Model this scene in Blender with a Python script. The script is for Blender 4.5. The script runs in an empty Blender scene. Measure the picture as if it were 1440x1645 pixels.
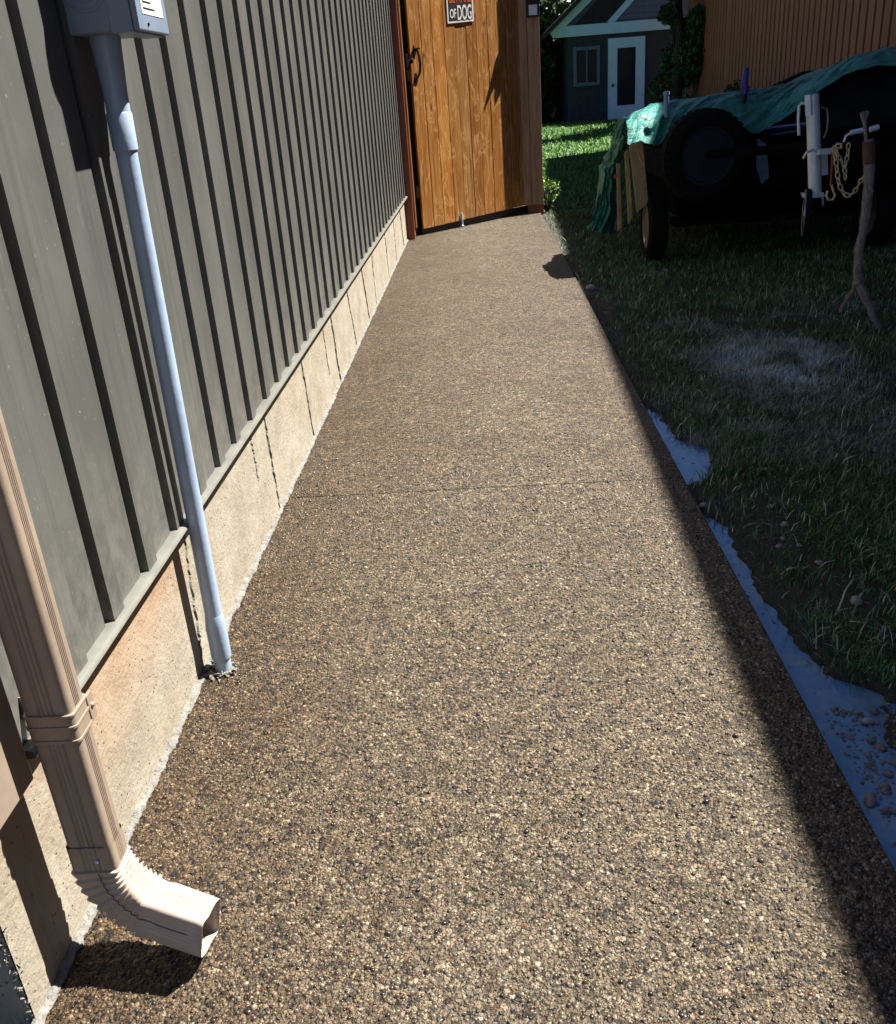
import bpy, math, random
import numpy as np
from mathutils import Vector, Matrix
random.seed(7); rng = np.random.default_rng(11)
PI = math.pi

# ------------------------------------------------------------------ camera
scene = bpy.context.scene
F, YAW, PITCH, ROLL = 1467.16, -5.97241e-2, .4266428, -7.598e-2
LOC = Vector((.95388, 0, 1.6)); W0, H0 = 1440., 1645.
fw = Vector((math.sin(YAW)*math.cos(PITCH), math.cos(YAW)*math.cos(PITCH), -math.sin(PITCH)))
rt = Vector((math.cos(YAW), -math.sin(YAW), 0)); up = rt.cross(fw)
cr, sr = math.cos(ROLL), math.sin(ROLL)
rt, up = rt*cr + up*sr, up*cr - rt*sr
cd = bpy.data.cameras.new('camera'); cam = bpy.data.objects.new('camera', cd)
scene.collection.objects.link(cam)
m3 = Matrix((rt, up, -fw)).transposed()
cam.matrix_world = Matrix.Translation(LOC) @ m3.to_4x4()
cd.sensor_fit = 'HORIZONTAL'; cd.sensor_width = 36; cd.lens = F/W0*36
cd.clip_start = .02; cd.clip_end = 2000
scene.camera = cam

def P(px, py, ax, val):
    """point where the view ray of a measured pixel meets the plane axis=val"""
    d = rt*((px-W0/2)/F) - up*((py-H0/2)/F) + fw
    return LOC + d*((val-LOC[ax])/d[ax])

# ------------------------------------------------------------------ light
SUN = Vector((1, .55, 1.6)).normalized()
el = math.asin(SUN.z); az = math.atan2(SUN.x, SUN.y)
world = bpy.data.worlds.new('World'); scene.world = world; world.use_nodes = True
wn = world.node_tree.nodes; wl = world.node_tree.links
sky = wn.new('ShaderNodeTexSky'); sky.sky_type = 'NISHITA'; sky.sun_disc = False
sky.sun_elevation = el; sky.sun_rotation = az
sky.air_density = .4; sky.dust_density = 0; sky.ozone_density = 3.0
wl.new(sky.outputs[0], wn['Background'].inputs[0]); wn['Background'].inputs[1].default_value = .05
sd = bpy.data.lights.new('sun', 'SUN'); sd.energy = 5; sd.angle = math.radians(.5); sd.color = (1, .95, .86)
so = bpy.data.objects.new('sun', sd); scene.collection.objects.link(so)
so.rotation_euler = (-SUN).to_track_quat('-Z', 'Y').to_euler()
so.location = (30, 16, 40)
vs = scene.view_settings; vs.view_transform = 'Standard'; vs.look = 'None'; vs.exposure = 1.85; vs.gamma = 1
scene.render.resolution_x = 896; scene.render.resolution_y = 1024

# ------------------------------------------------------------------ helpers
C = scene.collection
def tag(o, label=None, cat=None, group=None, kind=None):
    if label: o['label'] = label
    if cat: o['category'] = cat
    if group: o['group'] = group
    if kind: o['kind'] = kind
    return o
def thing(name, loc, label, cat, rz=0, group=None):
    o = bpy.data.objects.new(name, None); C.objects.link(o)
    o.location = loc; o.rotation_euler.z = rz; o.empty_display_size = .1
    return tag(o, label, cat, group)

class MB:
    def __init__(s): s.v = []; s.f = []
    def add(s, vs_, fs):
        n = len(s.v); s.v += [Vector(v) for v in vs_]; s.f += [tuple(i+n for i in f) for f in fs]; return s
    def box(s, a, b, M=None):
        x0, y0, z0 = a; x1, y1, z1 = b
        vs_ = [Vector(p) for p in ((x0,y0,z0),(x1,y0,z0),(x1,y1,z0),(x0,y1,z0),(x0,y0,z1),(x1,y0,z1),(x1,y1,z1),(x0,y1,z1))]
        if M: vs_ = [M @ v for v in vs_]
        return s.add(vs_, [(0,3,2,1),(4,5,6,7),(0,1,5,4),(1,2,6,5),(2,3,7,6),(3,0,4,7)])
    def prism(s, poly, d):
        """extrude a planar polygon (3D points) by vector d"""
        n = len(poly); d = Vector(d)
        return s.add([Vector(p) for p in poly]+[Vector(p)+d for p in poly],
                     [tuple(range(n))[::-1], tuple(range(n, 2*n))]+[(i,(i+1)%n,(i+1)%n+n,i+n) for i in range(n)])
    def tube(s, pts, r, n=10, cap=True, closed=False):
        pts = [Vector(p) for p in pts]; m = len(pts)
        rs = r if hasattr(r, '__len__') else [r]*m
        base = len(s.v); prev = None; vs_ = []; fs = []
        for i, p in enumerate(pts):
            a = pts[(i-1) % m] if (i or closed) else p; b = pts[(i+1) % m] if (i < m-1 or closed) else p
            t = (b-a).normalized()
            if prev is None:
                q = Vector((0,0,1)) if abs(t.z) < .9 else Vector((1,0,0)); u = t.cross(q).normalized()
            else: u = (prev - t*prev.dot(t)).normalized()
            prev = u; w = t.cross(u)
            for k in range(n):
                a_ = 2*PI*k/n; vs_.append(p + (u*math.cos(a_)+w*math.sin(a_))*rs[i])
        for i in range(m if closed else m-1):
            j = (i+1) % m
            for k in range(n): fs.append((i*n+k, i*n+(k+1)%n, j*n+(k+1)%n, j*n+k))
        if cap and not closed: fs += [tuple(range(n))[::-1], tuple((m-1)*n+k for k in range(n))]
        return s.add(vs_, fs)
    def lathe(s, prof, c, ax, n=32):
        """prof: (radius, offset along axis)"""
        c = Vector(c); ax = Vector(ax).normalized(); q = Vector((0,0,1)) if abs(ax.z) < .9 else Vector((1,0,0))
        u = ax.cross(q).normalized(); w = ax.cross(u); m = len(prof); vs_ = []; fs = []
        for r, h in prof:
            for k in range(n):
                a = 2*PI*k/n; vs_.append(c+ax*h+(u*math.cos(a)+w*math.sin(a))*r)
        for i in range(m-1):
            for k in range(n): fs.append((i*n+k, i*n+(k+1)%n, (i+1)*n+(k+1)%n, (i+1)*n+k))
        fs += [tuple(range(n))[::-1], tuple((m-1)*n+k for k in range(n))]
        return s.add(vs_, fs)
    def loft(s, rings, cap=True):
        n = len(rings[0]); vs_ = [v for r in rings for v in r]; fs = []
        for i in range(len(rings)-1):
            for k in range(n): fs.append((i*n+k, i*n+(k+1)%n, (i+1)*n+(k+1)%n, (i+1)*n+k))
        if cap: fs += [tuple(range(n))[::-1], tuple((len(rings)-1)*n+k for k in range(n))]
        return s.add(vs_, fs)
    def grid(s, fn, nu, nv):
        vs_ = [fn(i/nu, j/nv) for i in range(nu+1) for j in range(nv+1)]
        return s.add(vs_, [(i*(nv+1)+j, (i+1)*(nv+1)+j, (i+1)*(nv+1)+j+1, i*(nv+1)+j+1) for i in range(nu) for j in range(nv)])
    def build(s, name, m, parent=None, bevel=0, smooth=False, solid=0, local=False, fix=True):
        me = bpy.data.meshes.new(name)
        off = Vector((0,0,0))
        if parent and not local:
            q = parent
            while q: off += q.location; q = q.parent
        me.from_pydata([v-off for v in s.v], [], s.f); me.update()
        if fix:
            import bmesh
            bm = bmesh.new(); bm.from_mesh(me); bmesh.ops.recalc_face_normals(bm, faces=bm.faces); bm.to_mesh(me); bm.free()
        me.materials.append(m)
        o = bpy.data.objects.new(name, me); C.objects.link(o)
        if parent: o.parent = parent
        if smooth:
            for p in me.polygons: p.use_smooth = True
            if smooth != 'all':
                try: me.set_sharp_from_angle(angle=math.radians(40))
                except Exception: pass
        if solid:
            q = o.modifiers.new('s', 'SOLIDIFY'); q.thickness = solid; q.offset = 0
        if bevel:
            q = o.modifiers.new('b', 'BEVEL'); q.width = bevel; q.segments = 2; q.limit_method = 'ANGLE'
        return o

def npmesh(name, V, faces_flat, loop_tot, m, smooth=False):
    me = bpy.data.meshes.new(name); nl = len(faces_flat); nf = len(loop_tot)
    me.vertices.add(len(V)); me.vertices.foreach_set('co', np.ascontiguousarray(V, np.float32).ravel())
    me.loops.add(nl); me.loops.foreach_set('vertex_index', np.ascontiguousarray(faces_flat, np.int32))
    me.polygons.add(nf)
    st = np.concatenate([[0], np.cumsum(loop_tot)[:-1]]).astype(np.int32)
    me.polygons.foreach_set('loop_start', st); me.polygons.foreach_set('loop_total', np.asarray(loop_tot, np.int32))
    if smooth: me.polygons.foreach_set('use_smooth', np.ones(nf, bool))
    me.update(calc_edges=True); me.validate()
    me.materials.append(m)
    o = bpy.data.objects.new(name, me); C.objects.link(o); return o

# value noise for geometry
_T = np.random.default_rng(3).random((256, 256))
def vn(x, y):
    x = np.asarray(x, float); y = np.asarray(y, float)
    xi = np.floor(x).astype(int); yi = np.floor(y).astype(int); fx = x-xi; fy = y-yi
    fx = fx*fx*(3-2*fx); fy = fy*fy*(3-2*fy)
    g = lambda a, b: _T[a & 255, b & 255]
    return (g(xi,yi)*(1-fx)+g(xi+1,yi)*fx)*(1-fy)+(g(xi,yi+1)*(1-fx)+g(xi+1,yi+1)*fx)*fy
def fbm(x, y, o=4):
    s = 0; a = .5
    for k in range(o): s = s+a*vn(x*2**k+k*17.3, y*2**k+k*9.1); a *= .5
    return s

# ------------------------------------------------------------------ materials
class NT:
    def __init__(s, name):
        s.m = bpy.data.materials.new(name); s.m.use_nodes = True; s.t = s.m.node_tree
        s.b = s.t.nodes['Principled BSDF']
        s.co = s.t.nodes.new('ShaderNodeTexCoord').outputs['Object']
    def n(s, typ, **k):
        x = s.t.nodes.new(typ)
        for a, b in k.items(): setattr(x, a, b)
        return x
    def l(s, a, b): s.t.links.new(a, b)
    def map(s, sc=(1,1,1), rot=(0,0,0)):
        x = s.n('ShaderNodeMapping'); s.l(s.co, x.inputs[0]); x.inputs['Scale'].default_value = sc; x.inputs['Rotation'].default_value = rot; return x.outputs[0]
    def noise(s, scale, det=4, rough=.6, vec=None, dist=0):
        x = s.n('ShaderNodeTexNoise'); s.l(vec or s.co, x.inputs['Vector'])
        x.inputs['Scale'].default_value = scale; x.inputs['Detail'].default_value = det; x.inputs['Roughness'].default_value = rough; x.inputs['Distortion'].default_value = dist
        return x.outputs[0]
    def voro(s, scale, feat='F1', vec=None, out='Distance', rnd=1):
        x = s.n('ShaderNodeTexVoronoi', feature=feat); s.l(vec or s.co, x.inputs['Vector']); x.inputs['Scale'].default_value = scale
        x.inputs['Randomness'].default_value = rnd
        return x.outputs[out]
    def ramp(s, fac, stops, const=False):
        x = s.n('ShaderNodeValToRGB'); cr_ = x.color_ramp
        if const: cr_.interpolation = 'CONSTANT'
        while len(cr_.elements) < len(stops): cr_.elements.new(.5)
        for e, (p, c) in zip(cr_.elements, stops):
            e.position = p; e.color = (*(c if hasattr(c, '__len__') else (c, c, c)), 1)
        s.l(fac, x.inputs[0]); return x.outputs[0]
    def mix(s, fac, a, b, mode='MIX'):
        x = s.n('ShaderNodeMix', data_type='RGBA', blend_type=mode)
        for i, v in ((0, fac), (6, a), (7, b)):
            if hasattr(v, 'is_linked') or hasattr(v, 'links'): s.l(v, x.inputs[i])
            elif i == 0: x.inputs[0].default_value = v
            else: x.inputs[i].default_value = (*v, 1)
        return x.outputs[2]
    def math(s, op, a, b=None):
        x = s.n('ShaderNodeMath', operation=op)
        for i, v in enumerate((a, b)):
            if v is None: continue
            if hasattr(v, 'links'): s.l(v, x.inputs[i])
            else: x.inputs[i].default_value = v
        return x.outputs[0]
    def bump(s, h, dist, strength=1, prev=None):
        x = s.n('ShaderNodeBump'); s.l(h, x.inputs['Height']); x.inputs['Distance'].default_value = dist; x.inputs['Strength'].default_value = strength
        if prev: s.l(prev, x.inputs['Normal'])
        return x.outputs[0]
    def done(s, col=None, rough=.6, nrm=None, metal=0, spec=None, coat=0):
        if col is not None:
            if hasattr(col, 'links'): s.l(col, s.b.inputs['Base Color'])
            else: s.b.inputs['Base Color'].default_value = (*col, 1)
        if hasattr(rough, 'links'): s.l(rough, s.b.inputs['Roughness'])
        else: s.b.inputs['Roughness'].default_value = rough
        s.b.inputs['Metallic'].default_value = metal
        if spec is not None: s.b.inputs['Specular IOR Level'].default_value = spec
        if coat: s.b.inputs['Coat Weight'].default_value = coat; s.b.inputs['Coat Roughness'].default_value = .25
        if nrm: s.l(nrm, s.b.inputs['Normal'])
        return s.m
def simple(name, col, rough=.6, metal=0, var=.25, sc=8, bump=.001, bsc=60, spec=None):
    col = tuple(c*DIM for c in col)
    t = NT(name); a = tuple(c*(1-var) for c in col); b = tuple(min(1, c*(1+var)) for c in col)
    c = t.ramp(t.noise(sc, 5), [(.3, a), (.7, b)])
    return t.done(c, rough, t.bump(t.noise(bsc, 3), bump), metal, spec)

DK = .44
PEB = [(0, (.035,.03,.026)), (.15, (.09,.068,.045)), (.27, (.20,.155,.105)), (.42, (.27,.225,.165)), (.58, (.33,.28,.21)),
       (.72, (.24,.22,.19)), (.82, (.42,.36,.27)), (.925, (.22,.12,.07)), (.94, (.62,.56,.46)), (.99, (.33,.28,.13))]
PEB = [(p, tuple(DK*(x if hasattr(x,'real') else x) for x in (c if hasattr(c,'__len__') else (c,)*3))) for p, c in PEB]
def m_slab():
    t = NT('exposed_aggregate')
    warp = t.n('ShaderNodeVectorMath', operation='ADD')
    nz = t.n('ShaderNodeTexNoise'); t.l(t.co, nz.inputs[0]); nz.inputs['Scale'].default_value = 120
    sc = t.n('ShaderNodeVectorMath', operation='SCALE'); t.l(nz.outputs['Color'], sc.inputs[0]); sc.inputs['Scale'].default_value = .006
    t.l(t.co, warp.inputs[0]); t.l(sc.outputs[0], warp.inputs[1]); wv = warp.outputs[0]
    v1 = t.n('ShaderNodeTexVoronoi'); t.l(wv, v1.inputs[0]); v1.inputs['Scale'].default_value = 95
    e1 = t.voro(95, 'DISTANCE_TO_EDGE', wv)
    v2 = t.n('ShaderNodeTexVoronoi'); t.l(wv, v2.inputs[0]); v2.inputs['Scale'].default_value = 190
    sep = t.n('ShaderNodeSeparateColor'); t.l(v1.outputs['Color'], sep.inputs[0])
    sep2 = t.n('ShaderNodeSeparateColor'); t.l(v2.outputs['Color'], sep2.inputs[0])
    c1 = t.ramp(sep.outputs[0], PEB, True); c2 = t.ramp(sep2.outputs[0], PEB, True)
    big = t.math('GREATER_THAN', sep.outputs[1], .45)
    c = t.mix(big, c2, c1)
    mort = t.ramp(e1, [(.0, 1), (.1, 0)])
    c = t.mix(mort, c, (.035,.027,.02))
    # broad weathering: darker, browner near the wall and in patches
    n1 = t.noise(1.3, 6, .65)
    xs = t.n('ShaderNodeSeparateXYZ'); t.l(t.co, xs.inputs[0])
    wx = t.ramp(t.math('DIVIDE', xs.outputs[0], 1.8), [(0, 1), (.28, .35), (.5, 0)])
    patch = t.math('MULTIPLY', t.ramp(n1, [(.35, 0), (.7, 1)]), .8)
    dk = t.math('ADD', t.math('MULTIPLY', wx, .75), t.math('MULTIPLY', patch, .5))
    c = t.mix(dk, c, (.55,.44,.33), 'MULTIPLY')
    c = t.mix(1, c, t.ramp(t.noise(7, 4), [(.3, (.82,.82,.82)), (.7, (1.15,1.15,1.15))]), 'MULTIPLY')
    d1 = t.math('SUBTRACT', 1, v1.outputs['Distance']); d2 = t.math('SUBTRACT', 1, v2.outputs['Distance'])
    nb = t.bump(d1, .0075, 1); nb = t.bump(d2, .0035, 1, nb); nb = t.bump(t.noise(500, 2), .0008, 1, nb)
    c = t.mix(1, c, t.ramp(t.noise(38, 3, .8), [(.36, (.72,.70,.67)), (.5, (1,1,1)), (.64, (1.3,1.29,1.27))]), 'MULTIPLY')
    v4 = t.n('ShaderNodeTexVoronoi'); t.l(wv, v4.inputs[0]); v4.inputs['Scale'].default_value = 42; s4 = t.n('ShaderNodeSeparateColor'); t.l(v4.outputs['Color'], s4.inputs[0])
    c = t.mix(1, c, t.ramp(s4.outputs[0], [(0, (.76,.75,.73)), (1, (1.26,1.25,1.23))]), 'MULTIPLY')
    c = t.mix(1, c, (.98,.92,.85), 'MULTIPLY')
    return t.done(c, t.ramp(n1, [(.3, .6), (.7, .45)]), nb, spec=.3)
def m_pebble():
    t = NT('pebble'); g = t.n('ShaderNodeNewGeometry')
    c = t.ramp(g.outputs['Random Per Island'], PEB, True)
    c = t.mix(1, c, t.ramp(t.noise(260, 3), [(.3, (.75,.75,.75)), (.7, (1.25,1.22,1.18))]), 'MULTIPLY')
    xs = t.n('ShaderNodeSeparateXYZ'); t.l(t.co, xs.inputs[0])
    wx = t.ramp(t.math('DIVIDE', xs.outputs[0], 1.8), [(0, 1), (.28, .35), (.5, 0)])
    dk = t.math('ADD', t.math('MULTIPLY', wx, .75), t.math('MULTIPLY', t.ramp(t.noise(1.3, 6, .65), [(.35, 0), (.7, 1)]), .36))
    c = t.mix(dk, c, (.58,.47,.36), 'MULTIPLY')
    c = t.mix(1, c, (.86,.80,.73), 'MULTIPLY')
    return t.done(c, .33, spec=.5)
def m_siding(name, a, b, rough=.42):
    t = NT(name)
    c = t.ramp(t.noise(3, 6, .7, t.map((1, 1, .25))), [(.3, a), (.7, b)])
    c = t.mix(t.math('MULTIPLY', t.ramp(t.noise(2.2, 4), [(.45, 0), (.7, 1)]), .5), c, tuple(x*1.25 for x in b))
    sp = t.ramp(t.noise(90, 2, .5), [(.70, 0), (.76, 1)])
    c = t.mix(t.math('MULTIPLY', sp, .55), c, (.25,.25,.22))
    scr = t.ramp(t.noise(22, 3, .6, t.map((6, 6, .5)), 1.2), [(.69, 0), (.74, 1)])
    c = t.mix(t.math('MULTIPLY', scr, .3), c, (.26,.26,.23))
    xs = t.n('ShaderNodeSeparateXYZ'); t.l(t.co, xs.inputs[0])
    low = t.ramp(xs.outputs[2], [(.5, 1), (.95, 0)]); spl = t.ramp(t.noise(16, 6, .75), [(.42, 0), (.62, 1)])
    c = t.mix(t.math('MULTIPLY', t.math('MULTIPLY', low, spl), .45), c, (.19,.18,.155))
    run = t.ramp(t.noise(9, 4, .6, t.map((1, 5, .12))), [(.52, 0), (.66, 1)])
    c = t.mix(t.math('MULTIPLY', run, .22), c, tuple(x*.55 for x in a))
    nb = t.bump(t.noise(30, 4, .6, t.map((3, 3, .25))), .0012)
    nb = t.bump(t.noise(1.5, 2), .012, 1, nb)
    return t.done(c, rough, nb)
def m_concrete():
    t = NT('foundation_concrete')
    base = t.ramp(t.noise(4, 8, .7), [(.3, (.21,.18,.135)), (.55, (.285,.255,.20)), (.75, (.34,.31,.26))])
    st = t.ramp(t.noise(1.6, 5, .6), [(.44, 0), (.62, 1)])
    xs = t.n('ShaderNodeSeparateXYZ'); t.l(t.co, xs.inputs[0])
    hi = t.math('MULTIPLY', t.ramp(xs.outputs[2], [(.15, .15), (.42, 1)]), t.ramp(t.math('DIVIDE', xs.outputs[1], 10), [(.10, 1), (.2, .3)]))
    base = t.mix(t.math('MULTIPLY', t.math('MULTIPLY', st, hi), .55), base, (.30,.155,.07))
    streak = t.ramp(t.noise(5, 6, .7, t.map((1, 9, .6))), [(.5, 0), (.68, 1)])
    base = t.mix(t.math('MULTIPLY', streak, .3), base, (.15,.13,.095))
    pit = t.ramp(t.voro(55, vec=t.map((1, 1, .8))), [(.10, 1), (.18, 0)])
    msk = t.ramp(t.noise(9, 3), [(.42, 0), (.55, 1)])
    pm = t.math('MULTIPLY', pit, msk)
    base = t.mix(t.math('MULTIPLY', pm, .75), base, (.07,.05,.035))
    nb = t.bump(t.math('SUBTRACT', t.noise(70, 6, .7), pm), .004)
    nb = t.bump(t.noise(6, 4), .012, 1, nb)
    return t.done(base, .85, nb)
def m_wood(name, cols, grain=(9, 9, .55), gloss=.32, coat=0, knot=True, isl=True, bumpd=.0015):
    t = NT(name)
    v = t.map(grain)
    if isl:
        g = t.n('ShaderNodeNewGeometry'); ad = t.n('ShaderNodeVectorMath', operation='ADD')
        cb = t.n('ShaderNodeCombineXYZ'); r_ = t.math('MULTIPLY', g.outputs['Random Per Island'], 37); t.l(r_, cb.inputs[0]); t.l(r_, cb.inputs[2])
        t.l(v, ad.inputs[0]); t.l(cb.outputs[0], ad.inputs[1]); v = ad.outputs[0]
    n = t.noise(2.2, 9, .68, v, 1.4)
    c = t.ramp(n, [(.28, cols[0]), (.46, cols[1]), (.6, cols[2]), (.75, cols[3])])
    if isl:
        c = t.mix(1, c, t.ramp(g.outputs['Random Per Island'], [(0, (.6,.5,.42)), (.3, (.95,.9,.85)), (.6, (.85,.95,1.15)), (.8,(1.1,1.0,.8)), (1, (1.25,1.25,1.3))]), 'MULTIPLY')
    if knot:
        kv = t.voro(1.0, vec=t.map((4.2, 4.2, 1.9)))
        c = t.mix(t.ramp(kv, [(.04, .75), (.12, 0)]), c, tuple(x*.25 for x in cols[0]))
        wv = t.ramp(t.noise(2.0, 4, .6, t.map((2.8, 2.8, 1.0)), 2.2), [(.54, 0), (.60, 1), (.64, 0)])
        c = t.mix(t.math('MULTIPLY', wv, .38), c, tuple(min(1, x*1.5) for x in cols[3]))
    fine = t.noise(8, 5, .6, t.map((grain[0]*6, grain[1]*6, grain[2])), .5)
    c = t.mix(1, c, t.ramp(fine, [(.3, (.78,.75,.72)), (.7, (1.15,1.15,1.15))]), 'MULTIPLY')
    return t.done(c, gloss, t.bump(n, bumpd*2, 1, t.bump(fine, bumpd)), coat=coat)
def m_leaf(name, a, b, rough=.5):
    t = NT(name); g = t.n('ShaderNodeNewGeometry')
    c = t.ramp(g.outputs['Random Per Island'], [(0, a), (.75, b), (1, tuple(x*1.5 for x in b))])
    return t.done(c, rough, spec=.3)

M = {}
DIM = .48
M['slab'] = m_slab(); M['pebble'] = m_pebble()
M['siding'] = m_siding('grey_green_siding', (.058,.060,.055), (.086,.089,.083))
M['trim'] = simple('grey_trim', (.27,.27,.24), .35, 0, .15, 12)
M['foundation'] = m_concrete()
M['mortar'] = simple('rough_mortar', (.34,.33,.30), .95, 0, .4, 40, .012, 90)
M['beige'] = simple('beige_aluminium', (.47,.37,.29), .36, 0, .13, 9, .0008, 24)
M['beige_sunlit'] = simple('sunlit_beige_aluminium', (.80,.66,.55), .34, 0, .10, 9, .0010, 26)  # same paint as the pipe, lightened to look sunlit on the elbow
M['pvc'] = simple('grey_pvc', (.62,.80,1.08), .33, 0, .12, 9, .0006, 40)
M['meterbox'] = simple('grey_metal_box', (.34,.44,.60), .35, .1, .1, 9, .0004, 40)
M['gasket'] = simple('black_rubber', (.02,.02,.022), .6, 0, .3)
M['label'] = simple('white_label', (1.2,1.2,1.17), .5, 0, .05)
M['ink'] = simple('black_ink', (.02,.02,.025), .5, 0, .2)
M['orange_ink'] = simple('orange_ink', (.80,.16,.02), .45, 0, .1)
M['black_metal'] = simple('black_iron', (.02,.018,.016), .35, .3, .3)
M['cedar'] = m_wood('stained_cedar', [(.15,.05,.012), (.30,.125,.03), (.40,.20,.06), (.50,.31,.13)], coat=.6)
M['post'] = m_wood('dark_stained_post', [(.17,.11,.07), (.27,.18,.115), (.37,.25,.17), (.47,.34,.24)], gloss=.5, knot=False)
M['post_red'] = m_wood('red_stained_post', [(.10,.022,.008), (.16,.038,.012), (.21,.05,.016), (.28,.08,.03)], gloss=.45, knot=False)
M['plank'] = m_wood('raw_pine', [(.24,.17,.08), (.32,.24,.12), (.40,.31,.17), (.46,.38,.23)], gloss=.6, isl=True)
M['bark'] = m_wood('branch_bark', [(.10,.09,.10), (.17,.15,.16), (.26,.24,.25), (.38,.36,.38)], grain=(18,18,6), gloss=.85, knot=False, isl=False, bumpd=.004)
M['wrap'] = simple('faded_red_wrap', (.16,.06,.05), .8, 0, .4, 30)
M['soil'] = None
def m_ground():
    t = NT('lawn_soil')
    c = t.ramp(t.noise(3.5, 7, .7), [(.3, (.016,.022,.008)), (.5, (.024,.034,.012)), (.7, (.045,.04,.026))])
    xs = t.n('ShaderNodeSeparateXYZ'); t.l(t.co, xs.inputs[0])
    near = t.ramp(t.math('DIVIDE', xs.outputs[0], 10), [(.185, 1), (.235, 0)])
    c = t.mix(t.math('MULTIPLY', near, .8), c, (.05,.042,.036))
    far = t.ramp(t.math('DIVIDE', xs.outputs[1], 50), [(.28, 0), (.36, 1)])
    c = t.mix(far, c, t.ramp(t.noise(2.5, 6, .7), [(.3, (.035,.10,.012)), (.7, (.075,.17,.022))]))
    dust = t.ramp(t.noise(1.1, 6, .7), [(.56, 0), (.66, 1)]); mid_ = t.ramp(t.math('DIVIDE', xs.outputs[1], 50), [(.13, 1), (.18, 0)])
    c = t.mix(t.math('MULTIPLY', t.math('MULTIPLY', dust, .6), mid_), c, (.26,.28,.31))
    nb = t.bump(t.noise(40, 6, .75), .02); nb = t.bump(t.noise(220, 3), .004, 1, nb)
    return t.done(c, .95, nb)
M['soil'] = m_ground()
def m_grass():
    t = NT('grass_blades'); g = t.n('ShaderNodeNewGeometry')
    c = t.ramp(g.outputs['Random Per Island'], [(0, (.012,.04,.010)), (.45, (.03,.095,.028)), (.7, (.06,.16,.045)), (.84, (.14,.18,.10)), (.93, (.30,.32,.22)), (1, (.6,.6,.48))])
    dust = t.ramp(t.noise(1.1, 6, .7), [(.50, 0), (.64, 1)])
    xs = t.n('ShaderNodeSeparateXYZ'); t.l(t.co, xs.inputs[0])
    far = t.ramp(t.math('DIVIDE', xs.outputs[1], 50), [(.24, 1), (.34, 0)]); mid_ = t.ramp(t.math('DIVIDE', xs.outputs[1], 50), [(.13, 1), (.2, 0)])
    vd = t.n('ShaderNodeVectorMath', operation='DISTANCE'); t.l(t.map((1, .55, 1)), vd.inputs[0]); vd.inputs[1].default_value = (2.72, 3.0, 0)
    loc_ = t.math('MULTIPLY', t.ramp(vd.outputs['Value'], [(.12, 1), (.55, 0)]), t.ramp(t.noise(3, 5, .7), [(.38, 0), (.55, 1)]))
    c = t.mix(t.math('MULTIPLY', t.math('MULTIPLY', dust, mid_), .3), c, (.40,.46,.48))
    c = t.mix(t.math('MULTIPLY', loc_, .85), c, (.55,.66,.74))
    far2 = t.math('SUBTRACT', 1, far)
    c = t.mix(t.math('MULTIPLY', far2, .85), c, (.075,.20,.02))
    return t.done(c, .55, spec=.35)
M['grass'] = m_grass()
def m_puddle():
    t = NT('milky_puddle_water')
    c = t.ramp(t.noise(3, 4), [(.3, (.035,.10,.21)), (.6, (.06,.15,.29)), (.75, (.11,.20,.32))])  # blue of the reflected sky put into the water colour
    sc_ = t.ramp(t.noise(7, 7, .75), [(.50, 0), (.60, 1)])
    c = t.mix(t.math('MULTIPLY', sc_, .6), c, (.17,.21,.25))
    fl = t.ramp(t.noise(45, 3, .6), [(.66, 0), (.70, 1)]); c = t.mix(fl, c, (.03,.03,.03))
    t.b.inputs['Coat Weight'].default_value = .7; t.b.inputs['Coat Roughness'].default_value = .06; t.b.inputs['Coat IOR'].default_value = 1.45
    return t.done(c, .15, t.bump(t.noise(9, 4), .003))
M['water'] = m_puddle()
M['stone'] = simple('pale_stone', (.42,.41,.38), .8, 0, .35, 30, .003, 80)
M['stone_dark'] = simple('dirt_clod', (.26,.26,.27), .9, 0, .4, 30, .004, 80)
M['neighbour'] = m_siding('orange_brown_siding', (.24,.075,.03), (.31,.10,.045), .6)
M['neighbour_trim'] = simple('tan_trim', (.30,.24,.19), .5, 0, .1)
M['cottage'] = simple('navy_shingle', (.055,.07,.10), .75, 0, .3, 9)
M['cottage_lap'] = simple('blue_grey_lap', (.20,.29,.40), .6, 0, .12)
M['sky_tinted_white'] = simple('sky_tinted_white', (1.0,1.5,1.95), .5, 0, .06)  # blue of the sky's reflection painted into the white
M['roof'] = simple('dark_shingle', (.045,.042,.042), .85, 0, .35, 14, .004, 30)
t = NT('window_glass'); M['glass'] = t.done((.02,.025,.03), .04)
t = NT('clear_dome_glass'); t.b.inputs['Transmission Weight'].default_value = 1; M['clear'] = t.done((.9,.95,1), .02)
def m_tarp():
    t = NT('green_tarp')
    c = t.ramp(t.noise(3, 5), [(.3, (.010,.13,.11)), (.55, (.022,.23,.19)), (.75, (.06,.34,.28))])
    nb = t.bump(t.noise(5, 6, .7, t.map((1,1,2.5)), 1.5), .05); nb = t.bump(t.voro(9, 'SMOOTH_F1', t.map((1,1,.6))), .03, 1, nb)
    return t.done(c, .3, nb)
M['tarp'] = m_tarp()
t = NT('black_sheet'); M['black_sheet'] = t.done(t.ramp(t.noise(5, 4), [(.3, (.008,.008,.01)), (.7, (.02,.02,.024))]), .6, t.bump(t.noise(4, 6, .7), .08), spec=0)
M['plate'] = simple('blue_grey_plate', (.12,.18,.30), .4, 0, .4, 5)
M['tyre'] = simple('tyre_rubber', (.012,.012,.013), .9, 0, .3, 20, .002, 90, 0.1)
M['rim'] = simple('wheel_rim', (.30,.31,.33), .4, .6, .2)
M['dark_rim'] = simple('dark_blue_rim', (.02,.02,.06), .45, .3, .2)
M['blue_steel'] = simple('blue_painted_steel', (.06,.08,.35), .35, .2, .15)
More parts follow.
